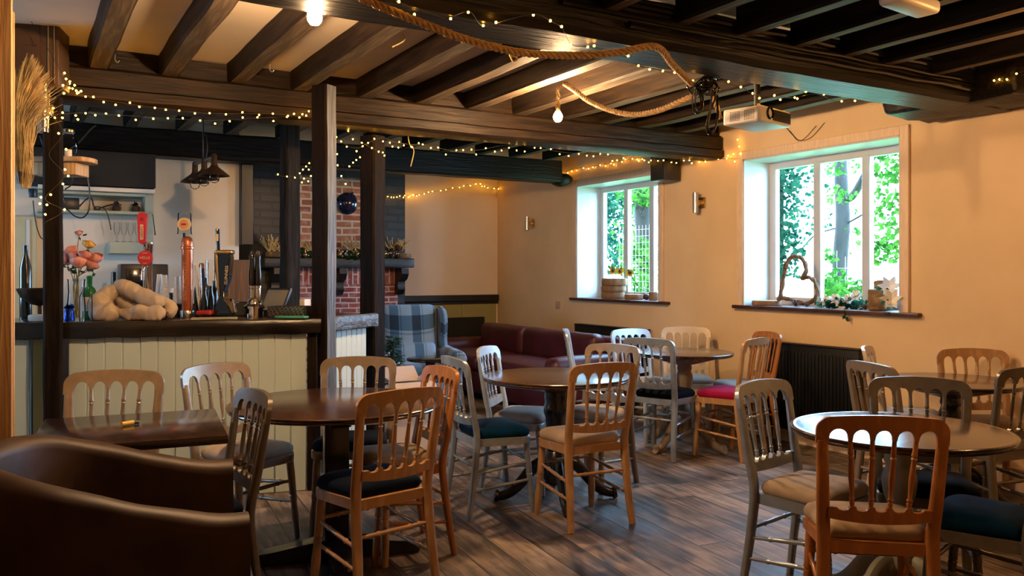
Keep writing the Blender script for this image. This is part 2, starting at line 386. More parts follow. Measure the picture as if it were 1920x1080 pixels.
def prism(bm, poly, z0, z1, r=0):
    a = [bm.verts.new((p[0], p[1], z0)) for p in poly]; b = [bm.verts.new((p[0], p[1], z1)) for p in poly]
    fs = [bm.faces.new(a[::-1]), bm.faces.new(b)]
    for i in range(len(a)): fs.append(bm.faces.new((a[i], a[(i+1)%len(a)], b[(i+1)%len(a)], b[i])))
    if r:
        es = list({e for f in fs for e in f.edges}); bmesh.ops.bevel(bm, geom=es, offset=r, segments=2, profile=.5, affect='EDGES')
def strip(bm, xs, top, bot, yf, th, rows=3, bev=0):
    """a board seen from the front: columns between bot(x) and top(x), thickness th, bent by yf(x, z)"""
    G = []
    for s in (0, 1):
        g = []
        for x in xs:
            zt, zb = top(x), bot(x)
            g.append([bm.verts.new((x, yf(x, zb+(zt-zb)*j/rows)+(th/2 if s else -th/2), zb+(zt-zb)*j/rows)) for j in range(rows+1)])
        G.append(g)
    n = len(xs); fs = []
    for s in (0, 1):
        for i in range(n-1):
            for j in range(rows):
                q = (G[s][i][j], G[s][i+1][j], G[s][i+1][j+1], G[s][i][j+1]); fs.append(bm.faces.new(q if s == 0 else q[::-1]))
    for i in range(n-1):
        bm.faces.new((G[0][i][0], G[1][i][0], G[1][i+1][0], G[0][i+1][0])); bm.faces.new((G[0][i][rows], G[0][i+1][rows], G[1][i+1][rows], G[1][i][rows]))
    for j in range(rows):
        bm.faces.new((G[0][0][j], G[0][0][j+1], G[1][0][j+1], G[1][0][j])); bm.faces.new((G[0][-1][j], G[1][-1][j], G[1][-1][j+1], G[0][-1][j+1]))
def jitter(bm, amp, sc_=4, seed=0):
    for v in bm.verts:
        p = v.co*sc_+Vector((seed*3.1, seed*1.7, seed)); n = mnoise.noise_vector(p); v.co += n*amp
def catmull(p, n=8):
    p = [Vector(x) for x in p]; q = [p[0]*2-p[1]]+p+[p[-1]*2-p[-2]]; out = []
    for i in range(1, len(q)-2):
        a, b, c, d = q[i-1], q[i], q[i+1], q[i+2]
        for k in range(n):
            t = k/n; out.append(.5*((2*b)+(c-a)*t+(2*a-5*b+4*c-d)*t*t+(3*b-a-3*c+d)*t**3))
    out.append(p[-1]); return out
def remesh(bm, vox, smooth=4):
    me = bpy.data.meshes.new('tmp'); bmesh.ops.recalc_face_normals(bm, faces=bm.faces[:]); bm.to_mesh(me); bm.free(); o = bpy.data.objects.new('tmp', me); COL.objects.link(o)
    m = o.modifiers.new('r', 'REMESH'); m.mode = 'VOXEL'; m.voxel_size = vox
    s = o.modifiers.new('s', 'SMOOTH'); s.iterations = smooth; s.factor = .5
    dg = bpy.context.evaluated_depsgraph_get(); me2 = bpy.data.meshes.new_from_object(o.evaluated_get(dg))
    out = bmesh.new(); out.from_mesh(me2)
    bpy.data.objects.remove(o); bpy.data.meshes.remove(me); bpy.data.meshes.remove(me2); return out
def lettering(body, size, m, parent, mtx, ext=.0008, name='lettering', bend=None, sx=1.0):
    """text as mesh, centred; mtx maps text XY plane (local to parent frame)"""
    c = bpy.data.curves.new('t', 'FONT'); c.body = body; c.size = size; c.align_x = 'CENTER'; c.align_y = 'CENTER'; c.extrude = ext; c.resolution_u = 3
    o = bpy.data.objects.new('t', c); COL.objects.link(o)
    dg = bpy.context.evaluated_depsgraph_get(); me = bpy.data.meshes.new_from_object(o.evaluated_get(dg)); bpy.data.objects.remove(o)
    for v in me.vertices:
        v.co.x *= sx
        if bend: # wrap the y axis round a cylinder of radius bend
            a = v.co.y/bend; v.co = Vector((v.co.x, math.sin(a)*(bend+v.co.z), math.cos(a)*(bend+v.co.z)-bend))
    me.transform(mtx); me.name = name; me.materials.clear(); me.materials.append(M[m])
    return link(name, me, parent)
# ------------------------------------------------------------------ room shell
XW = 5.39; XO = 5.76; ZC = 2.70; YB = 9.60
WIN = [(3.76, 5.26, 1.09, 2.34), (6.37, 7.77, 1.09, 2.34)]
bm = BM(); b2(bm, (-2.2,-2.2,-.12), (6.0,10.0,0), 0); struct('floor', bm, 'floor')
bm = BM(); b2(bm, (-2.2,3.1,ZC), (6.0,10.0,ZC+.1), 0); struct('ceiling', bm, 'ceiling')
bm = BM(); b2(bm, (-2.2,-2.2,2.66), (6.0,3.1,2.78), 0); o = struct('ceiling', bm, 'ceil_dark')
bm = BM()
ys = [-2.2, 3.76, 5.26, 6.37, 7.77, 10.0]; zs = [0, 1.09, 2.34, 2.8]
for i in range(5):
    for j in range(3):
        if j == 1 and i in (1, 3): continue
        b2(bm, (XW, ys[i], zs[j]), (XO, ys[i+1], zs[j+1]), 0)
bmesh.ops.remove_doubles(bm, verts=bm.verts[:], dist=1e-4)
struct('wall_right', bm, 'wall')
bm = BM(); b2(bm, (1.74,YB,0), (XW,YB+.2,2.8), 0); struct('wall_back', bm, 'wall_back')
bm = BM(); b2(bm, (-2.2,7.95,0), (1.74,8.1,2.8), 0); struct('wall_bar', bm, 'wall_bar')
bm = BM(); b2(bm, (-.17,3.42,0), (-.07,4.30,2.8), 0); struct('wall_left', bm, 'pine_dark')
bm = BM(); b2(bm, (-.60,-2.2,0), (-.50,3.42,2.8), 0); b2(bm, (-.60,3.42,0), (-.17,3.50,2.8), 0); bmesh.ops.remove_doubles(bm, verts=bm.verts[:], dist=1e-4); struct('wall_left', bm, 'pine_dark')
bm = BM(); b2(bm, (-2.2,4.2,0), (-.17,4.30,2.8), 0); struct('wall_return', bm, 'wall_bar')
bm = BM()
for lo_, hi_ in (((-2.2,4.3,0),(-2.1,5.9,2.8)),((-2.2,6.8,0),(-2.1,8.0,2.8)),((-2.2,5.9,0),(-2.1,6.8,1.2)),((-2.2,5.9,2.0),(-2.1,6.8,2.8))): b2(bm, lo_, hi_, 0)
bmesh.ops.remove_doubles(bm, verts=bm.verts[:], dist=1e-4); struct('wall_bar', bm, 'wall_bar')
wb = bpy.data.objects.new('window_3', None); COL.objects.link(wb); wb.location = (-2.15,6.3,1.0); wb['kind'] = 'structure'  # unseen window, added to bring daylight behind the bar
bm = BM()
for lo_, hi_ in (((-2.18,5.9,1.2),(-2.12,5.95,2.0)),((-2.18,6.75,1.2),(-2.12,6.8,2.0)),((-2.18,5.9,1.2),(-2.12,6.8,1.25)),((-2.18,5.9,1.95),(-2.12,6.8,2.0)),((-2.18,6.325,1.2),(-2.12,6.375,2.0))): b2(bm, lo_, hi_, .004)
part('window_frame', bm, 'upvc', wb); bm = BM(); b2(bm, (-2.152,5.92,1.22), (-2.148,6.78,1.98), 0); part('pane', bm, 'glass', wb)
bm = BM(); b2(bm, (-2.2,-2.2,0), (6.0,-2.1,2.8), 0); struct('wall_front', bm, 'wall')
bm = BM(); b2(bm, (1.70,8.1,0), (1.74,YB,2.8), 0); struct('wall_alcove', bm, 'wall')
# skirting and dado
bm = BM(); b2(bm, (XW-.022,-2.0,0), (XW,9.58,.15), .004); struct('baseboard_right', bm, 'trim')
bm = BM()
b2(bm, (3.87,YB-.05,1.0), (XW,YB,1.085), .012, 2); b2(bm, (3.87,YB-.03,.965), (XW,YB,1.0), .008, 2); struct('trim_1', bm, 'black')
bm = BM(); b2(bm, (3.87,YB-.02,0), (XW-.03,YB,.965), 0)
for x in (4.35, 4.86): b2(bm, (x,YB-.026,.1), (x+.02,YB-.018,.95), .002)
struct('trim_2', bm, 'ochre')
# black recess panel in the dado
bm = BM(); a = pY(832,596,YB-.03); c = pY(908,638,YB-.03); b2(bm, (a.x, YB-.045, .42), (c.x, YB-.02, a.z), .006)
solo('dado_panel', bm, 'black_matte', 'black rectangular panel set into the green dado in the corner', 'panel')
# windows
def window(n, y0, y1, z0, z1):
    root = bpy.data.objects.new('window_%d' % n, None); COL.objects.link(root); root.location = (XW, (y0+y1)/2, z0); root['kind'] = 'structure'
    def P(name, bm, m): return part(name, bm, m, root)
    bm = BM()   # casing on the wall face
    for (a, b_) in ((y0-.07, y0), (y1, y1+.07)): b2(bm, (XW-.022, a, z0-.005), (XW, b_, z1+.07), .004)
    b2(bm, (XW-.022, y0, z1), (XW, y1, z1+.07), .004); P('casing', bm, 'trim')
    bm = BM()   # white reveal lining
    b2(bm, (XW-.012, y1-.012, z0), (XO-.068, y1, z1), .0); b2(bm, (XW-.012, y0, z0), (XO-.068, y0+.012, z1), .0); b2(bm, (XW-.012, y0, z1-.012), (XO-.068, y1, z1), .0)
    P('reveal', bm, 'white')
    fx0, fx1 = XO-.07, XO-.015; w = (y1-y0)
    bm = BM()
    b2(bm, (fx0, y0, z0), (fx1, y0+.075, z1), .003); b2(bm, (fx0, y1-.075, z0), (fx1, y1, z1), .003)
    b2(bm, (fx0+.001, y0, z0), (fx1, y1, z0+.07), .003); b2(bm, (fx0+.001, y0, z1-.07), (fx1, y1, z1), .003)
    P('window_frame', bm, 'upvc')
    cuts = [y0+.05+(w-.1)*k/3 for k in range(4)]
    for k in (1, 2):
        bm = BM(); b2(bm, (fx0-.004, cuts[k]-.036, z0+.05), (fx1, cuts[k]+.036, z1-.05), .006); P('mullion', bm, 'upvc')
    for k in range(3):
        bm = BM(); b2(bm, (fx0+.02, cuts[k]+.03, z0+.06), (fx0+.024, cuts[k+1]-.03, z1-.06), 0); P('pane', bm, 'glass')
    bm = BM(); b2(bm, (XW-.05, y0-.16, z0-.028), (XW+.0, y1+.10, z0), .006, 2); b2(bm, (XW-.01, y0, z0-.024), (XO-.06, y1, z0+.001), .002)
    P('sill', bm, 'sill')
for i, w in enumerate(WIN): window(i+1, *w)

# ------------------------------------------------------------------ timbers
def beam(name, m, x0, x1, sec, label, cat='beam', amp=.008, seed=1, n=60):
    bm = BM(); rings = []
    for i in range(n+1):
        x = x0+(x1-x0)*i/n; rings.append([bm.verts.new((x, y, z)) for y, z in sec])
    k = len(sec)
    for A, B in zip(rings, rings[1:]):
        for j in range(k): bm.faces.new((A[j], A[(j+1)%k], B[(j+1)%k], B[j]))
    bm.faces.new(rings[0][::-1]); bm.faces.new(rings[-1])
    if amp: jitter(bm, amp, 3.2, seed)
    return solo(name, bm, m, label, cat, angle=30)
def sect(y0, y1, z0, z1, groove=None, b=.018):
    s = [(y0+b, z0), (y1-b, z0), (y1, z0+b), (y1, z1-.004), (y1-.004, z1), (y0+b, z1), (y0, z1-b)]
    if groove: s += [(y0+.002, groove+.006), (y0+.014, groove), (y0-.012, groove-.006), (y0-.012, z0+b)]
    else: s += [(y0, (z0+z1)/2), (y0, z0+b)]
    return s
B1 = beam('ceiling_beam', 'beam', -2.0, 5.37, [(5.518,2.375),(5.722,2.375),(5.74,2.393),(5.74,2.697),(5.545,2.697),(5.545,2.585),(5.518,2.578),(5.50,2.56),(5.502,2.461),(5.514,2.455),(5.488,2.449),(5.488,2.393)], 'long dark oak beam running over the front of the bar to the window wall', seed=1)
B2 = beam('ceiling_beam', 'beam_black', -.05, 5.37, sect(2.95,3.27,2.385,2.60,None,.03), 'thick black oak beam carrying the rope and the projector', seed=2)
bm = BM(); rbox(bm, (5.14,3.12,2.485), (.46,.86,.2), .05, 3); bmesh.ops.subdivide_edges(bm, edges=bm.edges[:], cuts=3, use_grid_fill=True); jitter(bm, .035, 5, 4)
bmesh.ops.translate(bm, verts=bm.verts[:], vec=(-.03,0,0)); part('end_block', bm, 'beam_black', B2)
B3 = beam('ceiling_beam', 'beam_black', -2.0, 5.15, sect(7.72,7.94,2.365,2.60), 'black beam along the back of the bar and across the fireplace end', seed=3)
bm = BM(); sphere(bm, (5.2,7.83,2.40), .12, 12, 8, (1,1,.6)); jitter(bm, .03, 8, 2); part('end_block', bm, 'beam_black', B3)
ORD = ['first','second','third','fourth','fifth','sixth','seventh','eighth','ninth','tenth','eleventh','twelfth','thirteenth']
def joist(x, y0, y1, z0, z1, w, m, label, group, seed):
    bm = BM(); n = 14; s = [(-w/2+.012,z0),(w/2-.012,z0),(w/2,z0+.012),(w/2,z1),(-w/2,z1),(-w/2,z0+.012)]; rings = []
    for i in range(n+1): rings.append([bm.verts.new((x+a, y0+(y1-y0)*i/n, z)) for a, z in s])
    for A, B in zip(rings, rings[1:]):
        for j in range(6): bm.faces.new((A[j], A[(j+1)%6], B[(j+1)%6], B[j]))
    bm.faces.new(rings[0][::-1]); bm.faces.new(rings[-1])
    for v in bm.verts:
        k = mnoise.noise_vector(v.co*2.5+Vector((seed*2.3, seed, 0))); v.co.x += k.x*.010
        if v.co.z < z1-.02: v.co.z += k.z*.008
    bm.normal_update()
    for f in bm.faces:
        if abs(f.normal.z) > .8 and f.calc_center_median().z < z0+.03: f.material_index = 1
    solo('ceiling_joist', bm, [m, 'joist_worn_lit'], label, 'joist', group, angle=30)
XJ = [.40,.79,1.20,1.60,2.05,2.48,2.89,3.29,3.70,4.10,4.50,4.92]
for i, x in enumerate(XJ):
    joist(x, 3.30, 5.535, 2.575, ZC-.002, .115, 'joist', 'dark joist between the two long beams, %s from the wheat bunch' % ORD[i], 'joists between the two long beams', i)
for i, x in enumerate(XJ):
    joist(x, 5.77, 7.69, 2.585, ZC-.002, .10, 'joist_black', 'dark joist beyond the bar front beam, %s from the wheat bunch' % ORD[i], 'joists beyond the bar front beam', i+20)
XN = [.32,.72,1.08,1.45,1.82,2.20,2.60,2.98,3.35,3.72,4.07,4.50,4.95]
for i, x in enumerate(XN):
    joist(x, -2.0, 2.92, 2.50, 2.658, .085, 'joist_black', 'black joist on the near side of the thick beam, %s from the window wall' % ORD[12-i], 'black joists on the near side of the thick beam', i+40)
# conduits along the near face of the thick beam
for i, (z, r) in enumerate(((2.55,.016),(2.50,.013),(2.455,.016))):
    bm = BM(); tube(bm, [(1.6+.35*i+k*.25, 2.925-.004*math.sin(k*2+i), z+.004*math.sin(k*3)) for k in range(14-i)], r, 8)
    solo('conduit', bm, 'black_gloss', 'black cable conduit clipped along the thick beam, %s of three' % ('topmost','middle','lowest')[i], 'conduit', 'conduits on the thick beam')
def post(c, w, d, z0, z1, ang, m, label, seed, worn=False):
    bm = BM(); n = 24; b = .012; s = [(-w/2+b,-d/2),(w/2-b,-d/2),(w/2,-d/2+b),(w/2,d/2-b),(w/2-b,d/2),(-w/2+b,d/2),(-w/2,d/2-b),(-w/2,-d/2+b)]
    ca, sa = math.cos(ang), math.sin(ang); rings = []
    for i in range(n+1): rings.append([bm.verts.new((c[0]+x*ca-y*sa, c[1]+x*sa+y*ca, z0+(z1-z0)*i/n)) for x, y in s])
    for A, B in zip(rings, rings[1:]):
        for j in range(8): bm.faces.new((A[j], A[(j+1)%8], B[(j+1)%8], B[j]))
    bm.faces.new(rings[0][::-1]); bm.faces.new(rings[-1])
    for v in bm.verts:
        k = mnoise.noise_vector(v.co*4+Vector((seed*5.1,0,0))); v.co.x += k.x*.006; v.co.y += k.y*.006
    bm.normal_update(); nw = Vector((sa, -ca, 0))
    if worn:  # this side face gets wear plus painted daylight
        for f in bm.faces:
            if f.normal.dot(nw) > .9: f.material_index = 1
    solo('timber_post', bm, [m, 'post_worn_lit'] if worn else m, label, 'post', angle=30)
# direction of the main bar front and of its short return
U1 = Vector((1.393,-.337,0)).normalized(); N1 = Vector((-U1.y,U1.x,0))
U2 = Vector((.39,.27,0)).normalized(); N2 = Vector((-U2.y,U2.x,0))
a1 = math.atan2(U1.y, U1.x); a2 = math.atan2(U2.y, U2.x)
P1 = W(-.2203*5.36, 5.36) + U2*.055 + N2*.062
post((P1.x,P1.y), .115, .125, 0, 2.572, a2, 'post', 'dark timber post at the corner of the bar, worn, with daylight painted on its narrow side', 1, True)
P2 = W(-.1655*6.16, 6.16)
post((P2.x,P2.y), .125, .15, 0, 2.365, a2-.2, 'post', 'dark timber post at the end of the short bar return, beside the tartan armchair', 2)
P3 = W(-.2635*6.75, 6.75)
post((P3.x,P3.y), .13, .11, 0, 2.58, .35, 'post_grey', 'weathered timber post standing behind the bar beside the card till', 3)
P0 = Vector((.234,5.49,0))-U1*.055-N1*.066
post((P0.x,P0.y), .095, .10, 0, 2.36, a1+.1, 'post', 'black timber post at the bar front wound with fairy lights, below the speaker', 4)
bm = BM(); a = pY(450,300,7.9); b = pY(474,300,7.9); b2(bm, (a.x,7.86,1.62), (b.x,7.95,2.36), .008); solo('door_frame_post', bm, 'black', 'black painted frame post at the end of the cream bar wall', 'frame')

# pine boards on the left partition
ro = thing('pine_boarding', 'golden pine door frame boards at the edge of the bar partition', 'door frame', (-.04,3.9,0))
for (y0, y1, x1, m) in ((3.95,4.30,-.034,'pine'),(3.57,3.93,-.030,'pine'),(3.44,3.55,-.022,'pine'),(4.22,4.32,-.018,'pine')):
    bm = BM(); b2(bm, (-.07,y0,0), (x1,y1,2.495), .004); part('board', bm, m, ro)

# ------------------------------------------------------------------ bar counter
ZB = 1.08
A0 = Vector((.234,5.49,0)); A1 = Vector((1.627,5.153,0)); C1 = Vector((1.757,5.325,0)); C2 = Vector((2.19,5.625,0))
AL = A0-U1*.62
bar = thing('bar_counter', 'long bar counter with black worn edge over sage green boards', 'bar counter', (A0.x,A0.y,0))
Q = P1-U1*.10
bm = BM(); prism(bm, [AL+N1*.03, A1+N1*.03-U1*.01, A1+N1*.048-U1*.01, Q-N1*.04, Q+N1*.25, A1+N1*.62-U1*.1, AL+N1*.62], ZB-.055, ZB, .004); part('worktop', bm, 'counter', bar)
bm = BM(); prism(bm, [C1+N2*.03+U2*.04, C2+N2*.03, C2+N2*.44, P1+N2*.44-U2*.03, P1+N2*.10, P1+N2*.10+U2*.08, P1-N2*.0+U2*.08], ZB-.055, ZB, .004); part('worktop', bm, 'counter', bar)
def edge(p, q, nrm, m, z0, z1, th=.05, seed=0):
    bm = BM(); n = 40; s = [(0,z0+.006),(.006,z0),(th,z0),(th,z1),(.008,z1),(0,z1-.01),(0,(z0+z1)/2)]; rings = []
    for i in range(n+1):
        c = p+(q-p)*i/n; rings.append([bm.verts.new((c.x+nrm.x*t, c.y+nrm.y*t, z)) for t, z in s])
    for A, B in zip(rings, rings[1:]):
        for j in range(7): bm.faces.new((A[j], A[(j+1)%7], B[(j+1)%7], B[j]))
    bm.faces.new(rings[0][::-1]); bm.faces.new(rings[-1]); jitter(bm, .005, 9, seed); return bm
part('front_edge', edge(AL, A1, N1, 'counter_edge', ZB-.092, ZB+.003, seed=3), 'counter_edge', bar)
part('front_edge', edge(C1+U2*.035, C2, N2, 'counter_grey', ZB-.092, ZB+.002, seed=5), 'counter_grey', bar, label='short worn grey edge of the bar return')
def boards(p, q, nrm, z0, z1, w, setback):
    bm = BM(); d = (q-p); n = max(1, round(d.length/w)); u = d.normalized(); w = d.length/n
    for i in range(n):
        c = p+u*(i+.5)*w+nrm*(setback+.01)
        rbox(bm, (c.x,c.y,(z0+z1)/2), (w-.0015,.02,z1-z0), .005, 1, math.atan2(u.y,u.x))
    c = (p+q)/2+nrm*(setback+.022); rbox(bm, (c.x,c.y,(z0+z1)/2), (d.length,.01,z1-z0), 0, 1, math.atan2(u.y,u.x)); return bm
part('front_boards', boards(A0+U1*.0, A1-U1*.085, N1, .0, ZB-.09, .0995, .05), 'sage', bar)
part('front_boards', boards(C1+U2*.05, C2-U2*.07, N2, .0, ZB-.09, .062, .05), 'sage', bar)
part('front_boards', boards(AL, A0-U1*.20, N1, .0, ZB-.09, .0995, .05), 'sage', bar)
bm = BM(); c = A0-U1*.12+N1*.06; rbox(bm, (c.x,c.y,(ZB-.09)/2), (.13,.02,ZB-.09), .003, 1, a1); part('end_panel', bm, 'ochre', bar, label='ochre green end panel')
bm = BM(); c = A1+N1*.055-U1*.05; rbox(bm, (c.x,c.y,(ZB-.09)/2), (.06,.03,ZB-.09), .004, 1, a1); part('corner_stud', bm, 'post', bar)
bm = BM(); p = A0+U1*.42+N1*.56; q = A1-U1*.22+N1*.56; c = (p+q)/2; rbox(bm, (c.x,c.y,ZB+.042), ((q-p).length,.12,.085), .006, 1, a1); part('glass_shelf', bm, 'black', bar, label='raised black ledge along the serving side')
bm = BM(); p = A0+U1*.66+N1*.16; q = A1-U1*.5+N1*.16; c = (p+q)/2; rbox(bm, (c.x,c.y,ZB+.005), ((q-p).length,.13,.012), .003, 1, a1); part('drip_mat', bm, 'table_sage', bar, label='long grey green bar mat')
# ------------------------------------------------------------------ back of the bar
YS = 7.945
bb = thing('back_bar_cabinet', 'dark back bar cabinet under the cream wall, behind the taps', 'cabinet', (.6,7.6,0))
bm = BM(); b2(bm, (-1.9,7.42,0), (1.60,7.94,.92), .006); part('body', bm, 'black', bb)
bm = BM(); b2(bm, (-1.92,7.38,.92), (1.62,7.945,.96), .006); part('worktop', bm, 'counter', bb)
bm = BM(); a = pY(118,300,7.6); b = pY(292,353,7.6); b2(bm, (a.x-.25,7.6,b.z), (b.x,YS,2.36), .004); solo('wall_cupboard', bm, 'black_matte', 'black boxed cupboard fascia high on the bar wall above the shelves', 'cupboard')
sh = thing('wall_shelf_unit', 'sage green open shelf unit on the bar wall under the black cupboard', 'shelf unit', (.4,7.9,1.5))
bm = BM(); a = pY(271,300,7.75); b = pY(287,300,7.75); b2(bm, (a.x,7.72,1.55), (b.x,YS,2.03), .003); xs_ = a.x; part('side_panel', bm, 'sage_shelf', sh)
for y in (364, 398):
    bm = BM(); c = pY(200,y,7.7); b2(bm, (.125,7.68,c.z-.012), (xs_-.001,YS,c.z+.012), .003); part('shelf', bm, 'sage_shelf', sh)
bm = BM(); c = pY(200,356,7.7); b2(bm, (.125,7.62,c.z-.02), (b.x,7.715,c.z+.014), .003); part('top_rail', bm, 'offwhite', sh)
bm = BM(); a = pY(205,453,7.7); b = pY(268,476,7.7); b2(bm, (a.x,7.68,b.z), (xs_-.002,YS,a.z), .004); gs = solo('box_shelf', bm, 'sage_shelf', 'small sage green box shelf holding the wine glasses', 'shelf')
ZG = a.z
bm = BM(); b2(bm, (-1.2,7.90,.962), (.12,7.945,1.83), .004); mr = solo('painted_board', bm, 'sage_pale', 'tall pale green board on the bar wall behind the wound post', 'panel')
bm = BM(); a = pY(49,380,7.88); b2(bm, (a.x,7.888,.962), (a.x+.028,7.8995,1.8), .003); part('edge_trim', bm, 'white', mr)
bm = BM(); a = pY(440,487,7.93); b = pY(474,536,7.93); b2(bm, (a.x-.1,7.925,1.1), (b.x,7.95,a.z), .003); solo('splash_board', bm, 'pine_dark', 'brown wooden splash board at the end of the bar wall', 'board')

# ------------------------------------------------------------------ fireplace
YF = 9.0
cL = pY(470,500,YF).x; cR = pY(760,500,YF).x
ch = thing('fireplace', 'chimney breast with black painted brick sides and bare red brick centre', 'fireplace', ((cL+cR)/2,YF,0))
bm = BM(); b2(bm, (cL,YF,0), (cR,YB-.005,2.695), .008); part('chimney_breast', bm, 'brick_black', ch)
uL = pY(548,500,YF).x; uR = pY(708,500,YF).x; lL = pY(513,500,YF).x; lR = pY(745,500,YF).x; zm0 = 1.425
bm = BM(); b2(bm, (uL,YF-.012,1.53), (uR,YF+.01,2.42), 0); part('upper_brickwork', bm, 'brick', ch, label='orange red bare brick above the mantel')
bm = BM(); b2(bm, (lL,YF-.012,.02), (lR,YF+.01,1.24), 0); part('lower_brickwork', bm, 'brick_low', ch, label='red brick with white mortar under the mantel')
bm = BM(); b2(bm, (lL,YF-.0125,1.24), (lR,YF+.01,zm0-.001), 0); part('soldier_course', bm, 'brick_soldier', ch, label='row of upright red bricks')
mL = pY(495,485,8.78).x; mR = pY(776,485,8.78).x
mt_ = thing('mantel_shelf', 'thick blue black wooden mantel shelf across the chimney breast', 'mantel', ((mL+mR)/2,8.9,1.43))
bm = BM(); b2(bm, (mL,8.76,1.425), (mR,YF-.022,1.525), .012, 2)
bmesh.ops.subdivide_edges(bm, edges=[e for e in bm.edges if e.calc_length() > .5], cuts=20); jitter(bm, .006, 5, 3); part('shelf', bm, 'mantel', mt_)
for px in (516, 637, 752):
    c = pY(px,500,8.9); bm = BM(); prof = [(0,0),(-.20,0),(-.21,-.06),(-.17,-.12),(-.10,-.15),(-.09,-.20),(-.11,-.24),(-.06,-.29),(0,-.30)]
    w = .085; fa = [bm.verts.new((c.x-w/2, YF-.015+p[0], 1.417+p[1])) for p in prof]; fb = [bm.verts.new((c.x+w/2, YF-.015+p[0], 1.417+p[1])) for p in prof]
    bm.faces.new(fa); bm.faces.new(fb[::-1])
    for i in range(len(prof)): bm.faces.new((fa[i], fa[(i+1)%9], fb[(i+1)%9], fb[i]))
    part('corbel', bm, 'black', mt_)

def dbar(px, t):
    """camera depth of the point of the bar, t behind its front line, seen at px"""
    u = (px-960)/F; r = Vector((SN+u*CS, CS-u*SN, 0)); a = A0+N1*t; return a.dot(N1)/r.dot(N1)
